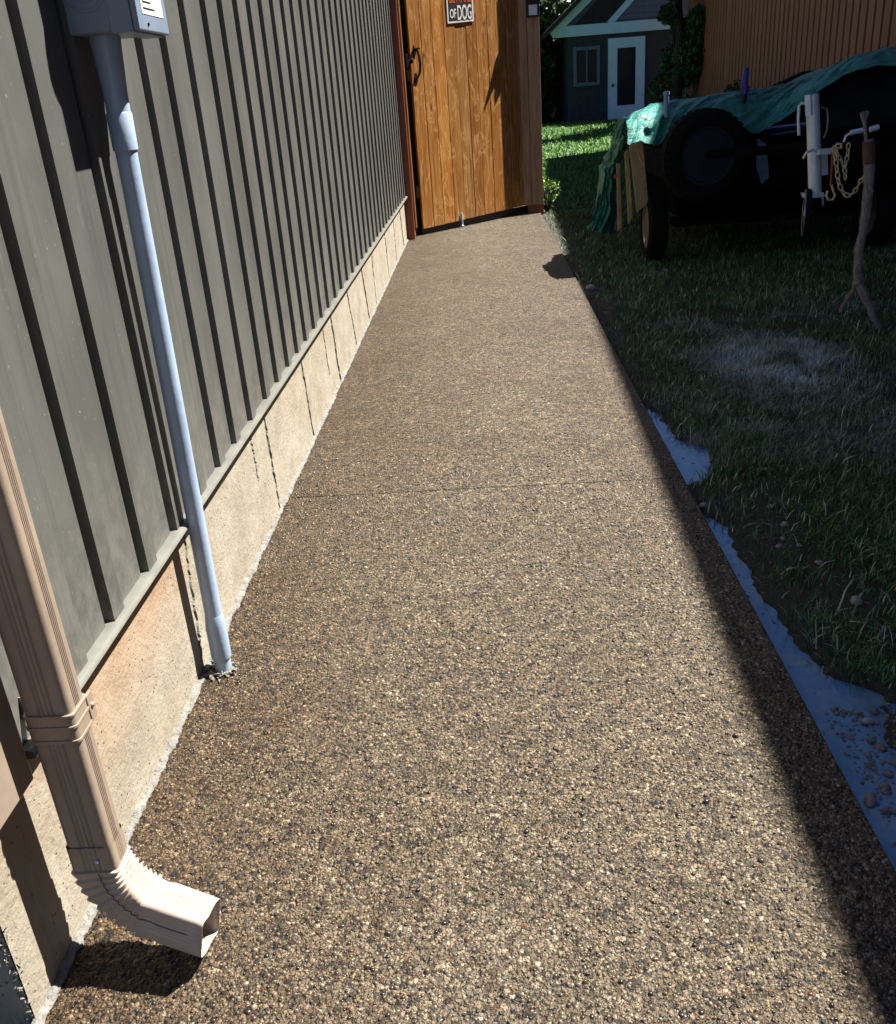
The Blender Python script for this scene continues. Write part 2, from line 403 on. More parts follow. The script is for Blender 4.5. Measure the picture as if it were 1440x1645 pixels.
M['frame'] = simple('black_painted_steel', (.012,.012,.014), .9, 0, .3, spec=0)
M['zinc'] = simple('galvanised_steel', (1.05,1.2,1.4), .38, .25, .12, 14)
M['chain'] = simple('zinc_yellow_chain', (1.1,.98,.66), .4, .3, .25, 30)
M['red'] = simple('red_plastic', (.45,.03,.02), .4)
M['purple'] = simple('purple_plastic', (.07,.04,.55), .35)
M['lightblue'] = simple('light_blue_plastic', (.25,.45,.7), .3)
M['leaf_dark'] = m_leaf('dark_leaves', (.012,.03,.008), (.035,.075,.02))
M['leaf_mid'] = m_leaf('green_leaves', (.03,.07,.015), (.07,.14,.03))
M['leaf_bright'] = m_leaf('bright_weed_leaves', (.08,.18,.02), (.20,.34,.05))
M['trunk'] = simple('tree_bark', (.07,.055,.04), .9, 0, .4, 12, .02, 25)

# ------------------------------------------------------------------ ground, path, puddle
XE = 1.78        # right edge of the walkway
def puddle_edge(y):
    ys = [-1, .9, 1.5, 1.9, 2.12, 2.2, 2.31, 2.66, 3.01, 3.36, 3.50, 3.60, 3.74, 3.85, 4.05, 4.2, 4.38, 4.74, 4.9, 5.05, 90]
    xs = [2.4, 2.5, 2.42, 2.36, 2.22, 2.06, 1.90, 1.86, 1.845, 1.85, 1.79, 1.70, 1.76, 1.90, 1.96, 1.99, 1.86, 1.85, 1.80, 1.70, 1.6]
    return np.interp(y, ys, xs)
def ground_z(x, y):
    x = np.asarray(x, float); y = np.asarray(y, float)
    rise = .64*np.clip((y-16.5)/11, 0, 1)**1.0
    z = -.03+.035*(fbm(x*1.7, y*1.7)-.47)*2*np.clip((x-1.78)/.4, 0, 1)+.008*(fbm(x*9, y*9)-.5)
    pe = puddle_edge(y)+.07*(fbm(x*2+3, y*9)-.45)+.05*(fbm(x*11, y*31)-.45)
    d = pe-x
    deb = np.clip((x-1.90)/.15, 0, 1)*.05*np.clip((fbm(x*16, y*16, 4)-.42)/.08, 0, 1)
    w = np.clip((d+.05)/.07, 0, 1)
    zp = -.075+deb*np.clip((2.3-y)/.2, 0, 1)
    z = z*(1-w)+zp*w
    inside = (x < 1.76)
    return np.where(inside, -.15, z)+rise
def gridmesh(name, xs, ys, zf, m):
    X, Y = np.meshgrid(xs, ys, indexing='ij'); Z = zf(X, Y)
    V = np.stack([X, Y, Z], -1).reshape(-1, 3); nx, ny = len(xs), len(ys)
    i = np.arange(nx-1)[:, None]*ny+np.arange(ny-1)[None]
    Fq = np.stack([i, i+ny, i+ny+1, i+1], -1).reshape(-1)
    return npmesh(name, V, Fq, np.full((nx-1)*(ny-1), 4), m, True)
xs = np.concatenate([np.linspace(-60, -1, 12), [0, 1.0, 1.7, 1.759], np.arange(1.765, 6, .025), np.arange(6, 12, .5), np.linspace(13, 90, 14)])
ys = np.concatenate([np.linspace(-40, 0, 8), np.arange(.3, 14, .025), np.arange(14, 34, .25), np.linspace(36, 160, 16)])
tag(gridmesh('lawn', xs, ys, ground_z, M['soil']), kind='structure')
JY = 3.757
b = MB(); 
for (y0, y1) in ((-4, JY-.0017), (JY+.0017, 17)): b.box((0.0, y0, -.14), (XE, y1, 0))
path = b.build('path', M['slab'], bevel=.006); tag(path, kind='structure')
b = MB(); b.box((XE-.01, -1, -.2), (2.75, 5.6, -.055)); tag(b.build('puddle', M['water']), kind='structure')

# embedded pebbles standing proud of the walkway, near the camera
def pebbles():
    y0, y1 = .75, 4.6; pts = []; s = .0125
    gx, gy = np.meshgrid(np.arange(.03, XE-.008, s), np.arange(y0, y1, s), indexing='ij')
    x = gx.ravel()+rng.uniform(-.45, .45, gx.size)*s; y = gy.ravel()+rng.uniform(-.45, .45, gx.size)*s
    keep = rng.random(x.size) < np.clip((4.6-y)/1.6, .0, .72)*(.55+.9*fbm(x*4, y*4))
    keep &= abs(y-JY) > .012
    x = x[keep]; y = y[keep]; n = len(x)
    r = .0028+.0038*rng.random(n)**2.2+(rng.random(n) > .97)*.0035; asp = rng.uniform(.6, 1, n); a = rng.uniform(0, PI, n); h = r*rng.uniform(.45, .95, n)
    k = 7; ang = np.arange(k)*2*PI/k
    V = np.zeros((n, 2*k+1, 3))
    for ring, (rr, zz) in enumerate(((1, -.25), (.68, .72))):
        jit = rng.uniform(.86, 1.14, (n, k))
        lx = np.cos(ang)[None]*r[:, None]*rr*jit; ly = np.sin(ang)[None]*(r*asp)[:, None]*rr*jit
        V[:, ring*k:(ring+1)*k, 0] = x[:, None]+lx*np.cos(a)[:, None]-ly*np.sin(a)[:, None]
        V[:, ring*k:(ring+1)*k, 1] = y[:, None]+lx*np.sin(a)[:, None]+ly*np.cos(a)[:, None]
        V[:, ring*k:(ring+1)*k, 2] = zz*h[:, None]
    V[:, 2*k, 0] = x; V[:, 2*k, 1] = y; V[:, 2*k, 2] = h
    q = []; tr = []
    for i in range(k):
        j = (i+1) % k; q.append([i, j, k+j, k+i]); tr.append([k+i, k+j, 2*k])
    base = (np.arange(n)*(2*k+1))[:, None, None]
    Q = (np.array(q)[None]+base).reshape(-1); T = (np.array(tr)[None]+base).reshape(-1)
    o = npmesh('exposed_pebbles', V.reshape(-1, 3), np.concatenate([Q, T]), np.concatenate([np.full(n*k, 4), np.full(n*k, 3)]), M['pebble'], True)
    tag(o, 'small brown, grey and white pebbles standing proud of the concrete walkway', 'pebbles', kind='stuff')
pebbles()

# ------------------------------------------------------------------ the grey house
HY0, HY1, ZS = 1.19, 11.9, .495
house = thing('house', (0, HY0, 0), 'grey-green house with vertical batten siding on a bare concrete foundation, left of the walkway', 'house')
bat = [1.82, 2.07, 2.32, 2.57, 2.81, 3.035, 3.29, 3.56, 3.80, 4.05, 4.29, 4.53, 4.79, 5.056, 5.317, 5.606, 5.884, 6.179, 6.47]
while bat[-1] < 11.5: bat.append(bat[-1]+.295)
bat = [1.36, 1.59]+bat
SX = .02; BT = .014
b = MB(); prof = [(SX, 1.355)]
for y in bat[1:]:
    prof += [(SX, y-.004), (SX-.10, y-.003), (SX-.10, y+.020), (SX+BT, y+.021), (SX+BT, y+.085), (SX, y+.087)]  # channel beside each batten cut deep to trap light and darken the stripe
prof += [(SX, HY1), (-.2, HY1), (-.2, 1.355)]
# vertical profile extruded upward, cut in two storey-high lifts
b.prism([(x, y, ZS+.02) for x, y in prof], (0, 0, 5.4))
b.build('siding', M['siding'], house, fix=True)
b = MB()
tp = [(-.1, ZS+.006), (.040, ZS+.006), (.048, ZS+.008), (.052, ZS+.014), (.048, ZS+.021), (.040, ZS+.025), (.026, ZS+.027), (-.1, ZS+.027)]
b.prism([(x, 1.37, z) for x, z in tp], (0, HY1-1.39, 0)); b.build('bottom_trim', M['trim'], house, smooth=True)
b = MB(); b.box((-.12, 1.2, .47), (.045, 1.352, 5.9)); b.box((-.3, 1.17, .47), (.047, 1.2, 5.9)); b.build('corner_board', M['beige'], house, bevel=.004)
# foundation with formwork seams
fb = MB()
def fgrid(u, v):
    y = HY0+(HY1-HY0)*u; z = -.25+(ZS+.25+.003)*v
    return Vector((.004*(float(fbm(y*3, z*3))-.5), y, z))
fb.grid(fgrid, 300, 14)
fb.add([(-.004,HY0,-.25),(-8,HY0,-.25),(-8,HY0,ZS),(-.004,HY0,ZS)], [(0,1,2,3)])
fb.build('foundation', M['foundation'], house, fix=False)
sb = MB()
for (ya, za, yb, zb, wd) in ((2.475,.49,2.39,0,.006),(3.602,.49,3.628,0,.006),(4.48,.49,4.556,0,.006),(5.50,.49,5.594,0,.007),(6.25,.49,6.483,.0,.005),(7.12,.49,7.334,0,.007),
                             (7.9,.49,7.9,0,.005),(9.1,.49,9.15,0,.006),(10.1,.49,10.12,0,.005),(10.98,.49,11.2,0,.007),(3.35,.49,3.37,.25,.004),(5.2,.46,5.24,.15,.004)):
    pts = []; n = 26
    for i in range(n+1):
        t_ = i/n; pts.append((.0, ya+(yb-ya)*t_+random.uniform(-.009, .009), za+(zb-za)*t_))
    MB().tube(pts, [wd*random.uniform(.75, 1.25) for _ in pts], 5).build('formwork_seam', M['mortar'], house)
# crumbly edge on the near corner of the foundation
cb = MB()
for i in range(260):
    z = random.uniform(.0, .42); r = random.uniform(.0015, .004)
    c = Vector((-.004+random.uniform(-.012, .004), HY0+random.uniform(-.008, .012), z))
    cb.add([c+Vector((random.gauss(0, r), random.gauss(0, r), random.gauss(0, r*1.4))) for _ in range(4)], [(0,1,2),(0,2,3),(0,3,1),(1,3,2)])
cb.build('crumbled_mortar', M['mortar'], house)
# rest of the house body, eaves and roof
b = MB(); b.box((-8, HY0+.02, -.2), (-.21, HY1, 5.9)); b.build('rear_walls', M['siding'], house)
b = MB()
b.prism([(.4, .9, 5.9), (.4, .9, 6.02), (-4, .9, 8.6), (-8.4, .9, 6.02), (-8.4, .9, 5.9)], (0, HY1-.6, 0)); b.build('roof', M['roof'], house)
# mortar strip at foot of wall
b = MB()
def ms(u, v):
    y = .9+(11.85-.9)*u; w = .010+.012*float(fbm(y*14, 2))+.006*float(vn(y*60, 5))
    a = v*PI/2; return Vector((w*math.cos(a)*1.05-.004+.004*float(vn(y*140, v*5)), y, .011*math.sin(a)*(.5+float(vn(y*50, 8)))+.004*float(vn(y*170, v*9))))
b.grid(ms, 1400, 5); b.build('mortar_seam', M['mortar'], house, smooth='all', fix=False)

# ------------------------------------------------------------------ downspout
X1, X2, YA, YB = .065, .155, 1.346, 1.410
ds = thing('downspout', ((X1+X2)/2, (YA+YB)/2, 0), 'beige ribbed metal downspout with a crimped elbow at the house corner', 'downspout')
def rect_prof(hx, hy, rib=.0022, r=.012):
    """closed profile with ribbed faces; hx, hy half sizes"""
    pts = []
    def face(p0, p1, nrm):
        L = (p1-p0).length; n = 36
        for i in range(n+1):
            t_ = i/n; d = 0
            for c in (.30, .43, .57, .70):
                q = abs(t_-c)/.045
                if q < 1: d = -rib*(.5+.5*math.cos(PI*q))
            pts.append(p0+(p1-p0)*t_+nrm*d)
    V2 = lambda x, y: Vector((x, y))
    cor = [(hx-r, -hy+r, -90), (hx-r, hy-r, 0), (-hx+r, hy-r, 90), (-hx+r, -hy+r, 180)]
    fc = [(V2(-hx+r, -hy), V2(hx-r, -hy), V2(0, -1)), (V2(hx, -hy+r), V2(hx, hy-r), V2(1, 0)), (V2(hx-r, hy), V2(-hx+r, hy), V2(0, 1)), (V2(-hx, hy-r), V2(-hx, -hy+r), V2(-1, 0))]
    for f_, (cx, cy, a0) in zip(fc, cor):
        face(*f_)
        for k in range(1, 6):
            a = math.radians(a0+90*k/6); pts.append(V2(cx+r*math.cos(a), cy+r*math.sin(a)))
    return pts
hx, hy = (X2-X1)/2, (YB-YA)/2; cx0, cy0 = (X1+X2)/2, (YA+YB)/2
pr = rect_prof(hx, hy)
rings = []
for z in (.20, .6, 1.2, 3, 5.9): rings.append([Vector((cx0+p.x, cy0+p.y, z)) for p in pr])
b = MB().loft(rings); b.build('pipe', M['beige'], ds, smooth=True)
# elbow
def elbow(scale, extra):
    path_ = []; R_ = .122; z0 = .297
    segs = [(Vector((cx0, cy0, z0-i*.012)), 0.0) for i in range(6)]
    zc = segs[-1][0].z; nA = 48
    for i in range(1, nA+1):
        a = math.radians(77)*i/nA
        segs.append((Vector((cx0+R_*(1-math.cos(a)), cy0, zc-R_*math.sin(a))), a))
    e = segs[-1][0]; a = segs[-1][1]; d = Vector((math.sin(a), 0, -math.cos(a)))
    for i in range(1, 9): segs.append((e+d*.13*i/8, a))
    rings = []; n = len(segs); pf = rect_prof(hx*scale, hy*scale, .0016, .010)
    for i, (c, a) in enumerate(segs):
        t_ = i/(n-1)
        k = (i-6)/nA
        cr_ = 0
        if 0 <= k <= 1: cr_ = .006*(1-((k*9) % 1))*(1 if k < 1 else 0)-.002
        nrm = Vector((math.cos(a), 0, math.sin(a)))         # outward (profile +x) direction
        psi = math.radians(-13)*min(1, max(0, k)); fl = 1+.14*min(1, max(0, k))
        ring = []
        for p in pf:
            s_ = 1+(extra+cr_)/hx
            q = c+nrm*p.x*s_*fl+Vector((0, 1, 0))*(p.y*(1+(extra+cr_)/hy)*fl)
            q = Vector((cx0, cy0, 0))+Matrix.Rotation(psi, 3, 'Z') @ (q-Vector((cx0, cy0, 0)))
            if t_ > .9: q += nrm*.003*math.sin(p.y*160)*(t_-.9)*10
            ring.append(q)
        rings.append(ring)
    return rings
ro = elbow(1.03, .001)
MB().loft([[v.copy() for v in r] for r in ro[:6]], cap=False).build('collar', M['beige'], ds, smooth=True)
b = MB().loft(ro[5:], cap=False); eb = b.build('elbow', M['beige_sunlit'], ds, smooth=True)
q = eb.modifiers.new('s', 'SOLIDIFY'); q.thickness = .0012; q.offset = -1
# overlap seam zigzag + flap along the outer (near) side of elbow
b = MB()
b.tube([r[22]+(r[22]-sum(r, Vector())/len(r))*.03 for r in ro[6:60]], .0007, 5); b.build('seam', M['black_metal'], ds)
b = MB(); b.lathe([(.0045, 0), (.0045, .002), (.003, .0035)], (cx0+.012, YA-.0018, .262), (0, -1, 0), 12); b.build('screw', M['zinc'], ds)
# strap
b = MB()
for z0_, z1_, o_ in ((.555, .562, .0045), (.562, .586, .0025), (.586, .593, .0045), (.593, .612, .0025), (.612, .618, .0045)):
    pf = rect_prof(hx+o_, hy+o_, 0, .013)
    b.loft([[Vector((cx0+p.x, cy0+p.y, z)) for p in pf] for z in (z0_, z1_)])
b.box((X2-.002, YB-.004, .557), (X2+.004, YB+.018, .615)); b.box((.0, YB+.005, .56), (X2, YB+.008, .612))
b.build('strap', M['beige'], ds, bevel=.001, smooth=True)
b = MB(); b.lathe([(.006, 0), (.005, .003), (.002, .005)], (X2+.004, YB+.008, .588), (1, 0, 0), 12); b.build('rivet', M['beige'], ds, smooth=True)

# ------------------------------------------------------------------ conduit and meter
co = thing('conduit', (.062, 2.405, 0), 'grey plastic electrical conduit rising from the walkway to the meter box', 'conduit')
def cc(z): return Vector((.062+.016*z/1.6, 2.405+.012*z/1.6, z))
b = MB(); b.tube([cc(z) for z in (-.02, .4, .8, 1.2, 1.60)], .0265, 28); b.build('pipe', M['pvc'], co, smooth=True)
b = MB(); b.lathe([(.0305, 0), (.0315, .005), (.0315, .115), (.028, .15), (.0268, .155)], cc(.045), (.01,.007,1), 28); b.build('coupling', M['pvc'], co, smooth=True)
b = MB(); b.lathe([(.027, 0), (.0305, .003), (.031, .085), (.028, .09)], cc(1.53), (.01,.007,1), 28); b.build('coupling', M['pvc'], co, smooth=True)
b = MB()
def oval(c, rx, ry, n=24): return [c+Vector((rx*math.cos(2*PI*k/n), ry*math.sin(2*PI*k/n), 0)) for k in range(n)]
b.loft([oval(cc(1.615), .0285, .0285), oval(cc(1.66), .029, .029), oval(cc(1.74), .034, .033), oval(cc(1.788), .037, .036)]); b.build('adapter', M['pvc'], co, smooth=True)
b = MB(); c0 = cc(0)
for i in range(90):
    a = random.uniform(0, 2*PI); rr = random.uniform(.03, .058); r = random.uniform(.004, .011)
    c = c0+Vector((rr*math.cos(a)-.012, rr*math.sin(a)-.012, random.uniform(0, .008)))
    b.add([c+Vector((random.gauss(0, r), random.gauss(0, r), random.gauss(0, r*.6))) for _ in range(4)], [(0,1,2),(0,2,3),(0,3,1),(1,3,2)])
b.build('grout', M['mortar'], co)

mt = thing('electric_meter', (0, 2.4, 1.785), 'blue-grey metal electric meter box mounted on the siding above the conduit', 'electric meter')
MY0, MY1, MZ = 2.325, 2.54, 1.785
b = MB(); b.box((SX+BT, MY0, MZ), (.135, MY1, 2.5)); b.build('box', M['meterbox'], mt, bevel=.004)
b = MB(); b.box((.132, MY0-.006, MZ-.004), (.185, MY1+.006, 2.5)); b.box((.185, MY0-.003, MZ), (.2, MY1+.003, 2.495)); b.build('cover', M['meterbox'], mt, bevel=.003)
b = MB()
for r in (.018, .028, .040, .048):
    b.tube([(.085+r*math.cos(a), MY0-.0005, 1.875+r*math.sin(a)) for a in np.linspace(0, 2*PI, 33)[:-1]], .0012, 5, closed=True)
b.build('knockout', M['meterbox'], mt)
b = MB(); b.box((.2, MY0+.03, 1.82), (.2012, MY1-.03, 2.0)); lab = b.build('label', M['label'], mt)
b = MB()
for i in range(12):
    z = 1.83+i*.0135
    b.box((.2012, MY0+.04, z), (.2017, MY0+.04+random.uniform(.05, .09), z+.004))
b.build('label_print', M['ink'], mt)
b = MB(); b.lathe([(.004, 0), (.004, .003)], (.2, MY0+.06, 1.80), (1,0,0), 10); b.build('screw', M['black_metal'], mt)
b = MB(); b.lathe([(.095, 0), (.095, .02), (.088, .024)], (.2, 2.44, 2.16), (1, 0, 0), 36); b.build('meter_ring', M['zinc'], mt, smooth=True)
b = MB(); b.lathe([(.086, 0), (.086, .07), (.08, .09), (.05, .1), (.001, .102)], (.222, 2.44, 2.16), (1, 0, 0), 36); b.build('glass_dome', M['clear'], mt, smooth=True)
b = MB(); b.lathe([(.07, 0), (.07, .03), (.05, .05)], (.224, 2.44, 2.16), (1, 0, 0), 28); b.build('dial', M['label'], mt)

# ------------------------------------------------------------------ gate, posts, sign, post light
GA = Vector((0, 11.9, 0)); GB = Vector((1.79, 13.87, 0)); ga = math.atan2(GB.y-GA.y, GB.x-GA.x)
gate = thing('wooden_gate', GA, 'tall orange-stained cedar board gate closing the far end of the walkway', 'gate', rz=ga)
s0 = .285; b = MB(); ws = [.20, .19, .21, .20, .2, .19, .21, .2, .19, .2, .2]
for i, w in enumerate(ws):
    dy = random.uniform(-.004, .004)
    b.box((s0+.003, dy, .075+.004*i), (s0+w-.003, dy+.028, 3.3)); s0 += w
b.build('boards', M['cedar'], gate, bevel=.004, local=True)
SE = s0
for z in (.45, 1.8, 3.0): MB().box((.29, .056, z), (SE-.01, .08, z+.14)).build('rail', M['post'], gate, local=True)
b = MB()   # thumb latch handle
b.prism([(.315, -.006, 1.78), (.355, -.006, 1.74), (.385, -.006, 1.80), (.37, -.006, 1.86), (.345,-.006,1.88)], (0, .006, 0))
b.prism([(.325, -.006, 2.10), (.355, -.006, 2.18), (.385, -.006, 2.10), (.36,-.006, 2.03)], (0, .006, 0))
b.tube([(.355, -.006, 2.12), (.355, -.05, 2.12), (.36, -.075, 2.06), (.365, -.08, 1.97), (.36, -.07, 1.88), (.355, -.04, 1.83), (.355, -.006, 1.82)], [.012,.012,.015,.017,.015,.012,.012], 8)
b.box((.335, -.085, 2.125), (.378, -.006, 2.14))
b.build('handle', M['black_metal'], gate, smooth=True, local=True)
b = MB(); b.box((.18, -.03, 1.98), (.30, -.002, 2.02)); b.box((.18, -.035, 1.90), (.215, 0.0, 2.08)); b.build('latch', M['black_metal'], gate, bevel=.003, local=True)
b = MB(); b.tube([(1.0, -.012, .18), (1.0, -.012, .03), (.985, -.03, .015)], .011, 8); b.box((.97, -.01, .1), (1.03, -.001, .16)); b.build('drop_bolt', M['zinc'], gate, smooth=True, local=True)

b = MB(); b.box((.30, .040, .004), (SE, .052, .10)); b.build('bottom_shade_strip', M['gasket'], gate, local=True)  # black strip added as the dark shade under the gate
b = MB(); b.box((-.25, .085, .004), (.42, .12, 3.3)); b.build('gap_shade_backing', M['gasket'], gate, local=True)  # black board added behind the gap to keep it dark
p1 = thing('gate_post', (.07, 11.83, 0), 'narrow red-brown post between the grey siding and the left edge of the gate', 'gate post', group='gate posts')
b = MB(); b.box((-.0, 11.78, 0), (.10, 11.96, 3.4)); b.build('post', M['post_red'], p1, bevel=.006)
b = MB(); b.box((.1, 11.86, .12), (.124, 11.96, 3.4)); b.build('stop_strip', M['cedar'], p1, bevel=.002)
p2 = thing('gate_post', (1.67, 13.7, 0), 'broad brown post carrying the small light, right of the gate', 'gate post', group='gate posts')
b = MB(); b.box((1.50, 13.61, .115), (1.66, 13.8, 3.5)); b.box((1.664, 13.605, .115), (1.825, 13.8, 3.5)); b.build('post', M['post'], p2, bevel=.005)
b = MB(); b.box((1.60, 13.62, -.02), (1.825, 13.8, .115)); b.build('base_block', M['post_red'], p2, bevel=.004)

n0 = Vector((math.cos(ga), math.sin(ga), 0))
sgx0, sgx1, sz0 = .955, 1.43, 2.40; sw = sgx1-sgx0
sign = thing('dog_sign', GA, 'white-bordered black sign with orange and white lettering on the gate boards', 'sign', rz=ga)
tilt = .01
def TL(s_, z_): return Vector((s_, 0, z_+(s_-sgx0)*.06))
b = MB(); b.prism([TL(sgx0, sz0)+Vector((0,-.012,0)), TL(sgx1, sz0)+Vector((0,-.012,0)), TL(sgx1, sz0+.62)+Vector((0,-.012,0)), TL(sgx0, sz0+.62)+Vector((0,-.012,0))], (0, .004, 0)); b.build('backing', M['label'], sign, local=True)
m_ = .024
b = MB(); b.prism([TL(sgx0+m_, sz0+m_)+Vector((0,-.0135,0)), TL(sgx1-m_, sz0+m_)+Vector((0,-.0135,0)), TL(sgx1-m_, sz0+.62-m_)+Vector((0,-.0135,0)), TL(sgx0+m_, sz0+.62-m_)+Vector((0,-.0135,0))], (0, .0012, 0)); b.build('panel', M['ink'], sign, local=True)
def letters(txt, name, m, parent, x, z, w, h, y=-.0155, bold=.02, slope=.06):
    cu = bpy.data.curves.new('txt', 'FONT'); cu.body = txt; cu.size = 1; cu.extrude = .0; cu.offset = bold
    to = bpy.data.objects.new('txt', cu); C.objects.link(to)
    bpy.context.view_layer.update()
    dg = bpy.context.evaluated_depsgraph_get(); me = bpy.data.meshes.new_from_object(to.evaluated_get(dg))
    co_ = np.array([v.co[:] for v in me.vertices]); mn = co_.min(0); mx = co_.max(0)
    for v in me.vertices:
        u = (v.co.x-mn[0])/(mx[0]-mn[0]); t_ = (v.co.y-mn[1])/(mx[1]-mn[1])
        v.co = Vector((x+u*w, y, z+t_*h+u*w*slope))
    me.materials.clear(); me.materials.append(m); me.name = name
    o = bpy.data.objects.new(name, me); C.objects.link(o); o.parent = parent
    bpy.data.objects.remove(to); return o
letters('DOG', 'lettering', M['label'], sign, 1.135, sz0+.035, .255, .165)
letters('OF', 'lettering', M['label'], sign, 1.0, sz0+.055, .11, .10)
letters('BEWARE', 'lettering', M['orange_ink'], sign, 1.0, sz0+.215, .385, .16)

sl = thing('post_light', (1.745, 13.6, 2.45), 'small black solar light with a pale lens, fixed to the right gate post', 'light')
b = MB(); b.box((1.66, 13.555, 2.46), (1.83, 13.603, 2.70)); b.build('housing', M['gasket'], sl, bevel=.006)
b = MB(); b.box((1.69, 13.545, 2.48), (1.80, 13.557, 2.60)); b.build('lens', M['zinc'], sl, bevel=.003)
b = MB(); b.prism([(1.655, 13.60, 2.76), (1.655, 13.60, 2.70), (1.655, 13.48, 2.655), (1.655, 13.48, 2.665)], (.185, 0, 0)); b.build('solar_cap', M['zinc'], sl)

# ------------------------------------------------------------------ neighbour's building (right)
sl_ = .031; NH = 6.85; NL = 4.15; YS = 23.2
def nx(y): return 5.89+sl_*y
NY1 = P(1093, 150, 0, 6.6).y
nb = thing('neighbour_house', (nx(10), 10, 0), "orange-brown batten-sided building behind the trailer, right edge of the photo", 'house')
L0 = -8.0
def wing(ya, yb, hh):
    b = MB(); prof = [(nx(ya), ya)]; y = L0+.1
    while y < yb-.2:
        if y > ya+.05: prof.extend([(nx(y), y), (nx(y)+.10, y+.004), (nx(y)+.10, y+.064), (nx(y), y+.068)])
        y += .30
    prof += [(nx(yb), yb), (nx(yb)+9, yb), (nx(ya)+9, ya)]
    b.prism([(x, y_, 0) for x, y_ in prof], (0, 0, hh)); b.build('siding', M['neighbour'], nb)
    b = MB(); b.prism([(nx(ya)-.04, ya-.1, hh), (nx(yb)-.04, yb+.2, hh), (nx(yb)+4.5, yb+.2, hh+1.2), (nx(ya)+4.5, ya-.1, hh+1.2)], (0, 0, .16))
    b.prism([(nx(ya)+4.5, ya-.1, hh+1.2), (nx(yb)+4.5, yb+.2, hh+1.2), (nx(yb)+9.2, yb+.2, hh), (nx(ya)+9.2, ya-.1, hh)], (0, 0, .16)); b.build('roof', M['roof'], nb)
wing(L0, YS, NH); wing(YS+.004, NY1, NL)
b = MB(); b.box((nx(NY1)-.03, NY1-.12, 0), (nx(NY1)+.12, NY1+.03, NL)); b.build('corner_board', M['neighbour_trim'], nb, bevel=.005)

# ------------------------------------------------------------------ far cottage
CY = 29.5
def Q(px, py, y=CY): return P(px, py, 1, y)
cot = thing('cottage', (Q(960, 190).x, CY, .64), 'small dark blue cottage with pale gable and glazed door at far end of yard', 'cottage')
a0 = Q(893, 52); a1 = Q(1090, 22); ztop = a0.z
ap = Vector(((a0.x+4.1), CY, ztop+3.4)); rx = a0.x+8.2
b = MB(); b.box((a0.x+.35, CY, .4), (rx-.35, CY+7, ztop)); b.build('wall', M['cottage'], cot)
b = MB()
def lap(z0, z1, x0f, x1f):
    z = z0
    while z < z1:
        b.prism([(x0f(z), CY+.02, z), (x1f(z), CY+.02, z), (x1f(z+.15), CY+.05, min(z+.15, z1)), (x0f(z+.15), CY+.05, min(z+.15, z1))], (0, .03, 0)); z += .15
sl2 = (ap.z-ztop)/(ap.x-a0.x)
lap(ztop+.05, ap.z-.2, lambda z: a0.x+(z-ztop)/sl2, lambda z: rx-(z-ztop)/sl2); b.build('gable_siding', M['cottage_lap'], cot)
b = MB()
def board(p, q, w, y0, th):
    p = Vector(p); q = Vector(q); d = (q-p).normalized(); n_ = Vector((-d.z, 0, d.x))*w/2
    b.prism([p-n_+Vector((0,y0,0)), q-n_+Vector((0,y0,0)), q+n_+Vector((0,y0,0)), p+n_+Vector((0,y0,0))], (0, th, 0))
board((a0.x-.1, CY, ztop), (rx, CY, ztop), .28, -.08, .06)
board((a0.x-.15, CY, ztop-.05), (ap.x, CY, ap.z), .26, -.16, .06); board((rx+.15, CY, ztop-.05), (ap.x, CY, ap.z), .26, -.16, .06)
board((a0.x+1.5, CY, ztop+.14), (a0.x+3.4, CY, ztop+1.9), .22, -.02, .03)
b.build('gable_trim', M['sky_tinted_white'], cot)
b = MB(); b.prism([(a0.x+.55, CY-.025, ztop+.16), (a0.x+1.45, CY-.025, ztop+.16), (a0.x+3.3, CY-.025, ztop+1.9), (a0.x+2.3, CY-.025, ztop+1.75)], (0, .02, 0)); b.build('gable_panel', M['roof'], cot)
b = MB(); b.prism([(a0.x-.35, CY-.4, ztop-.15), (ap.x, CY-.4, ap.z+.15), (ap.x, CY-.4, ap.z+.3), (a0.x-.35, CY-.4, ztop)], (0, 7.6, 0))
b.prism([(rx+.35, CY-.4, ztop-.15), (ap.x, CY-.4, ap.z+.15), (ap.x, CY-.4, ap.z+.3), (rx+.35, CY-.4, ztop)], (0, 7.6, 0)); b.build('roof', M['roof'], cot)
w0 = Q(921, 76); w1 = Q(964, 136)
b = MB(); 
def frame(b, x0, x1, z0, z1, t_, y, d):
    b.box((x0, y, z0), (x0+t_, y+d, z1)); b.box((x1-t_, y, z0), (x1, y+d, z1)); b.box((x0+t_, y, z0), (x1-t_, y+d, z0+t_)); b.box((x0+t_, y, z1-t_), (x1-t_, y+d, z1))
frame(b, w0.x, w1.x, w1.z, w0.z, .09, CY-.07, .07); b.box(((w0.x+w1.x)/2-.02, CY-.05, w1.z+.09), ((w0.x+w1.x)/2+.02, CY-.02, w0.z-.09)); wf = b.build('window', M['cottage_lap'], cot)
b = MB(); b.box((w0.x+.05, CY-.03, w1.z+.05), (w1.x-.05, CY-.012, w0.z-.05)); b.build('pane', M['glass'], wf)
d0 = Q(977, 62); d1 = Q(1034, 190)
b = MB(); frame(b, d0.x, d1.x, d1.z, d0.z, .26, CY-.08, .07); b.box((d0.x+.26, CY-.08, d1.z+.26), (d1.x-.26, CY-.012, d1.z+.40)); dr = b.build('door', M['sky_tinted_white'], cot)
b = MB(); b.box((d0.x+.2, CY-.04, d1.z+.2), (d1.x-.2, CY-.014, d0.z-.2)); b.build('pane', M['glass'], dr)
b = MB(); b.lathe([(.035, 0), (.04, .03), (.02, .06)], (d0.x+.13, CY-.08, d1.z+.95), (0, -1, 0), 12); b.build('knob', M['black_metal'], dr)

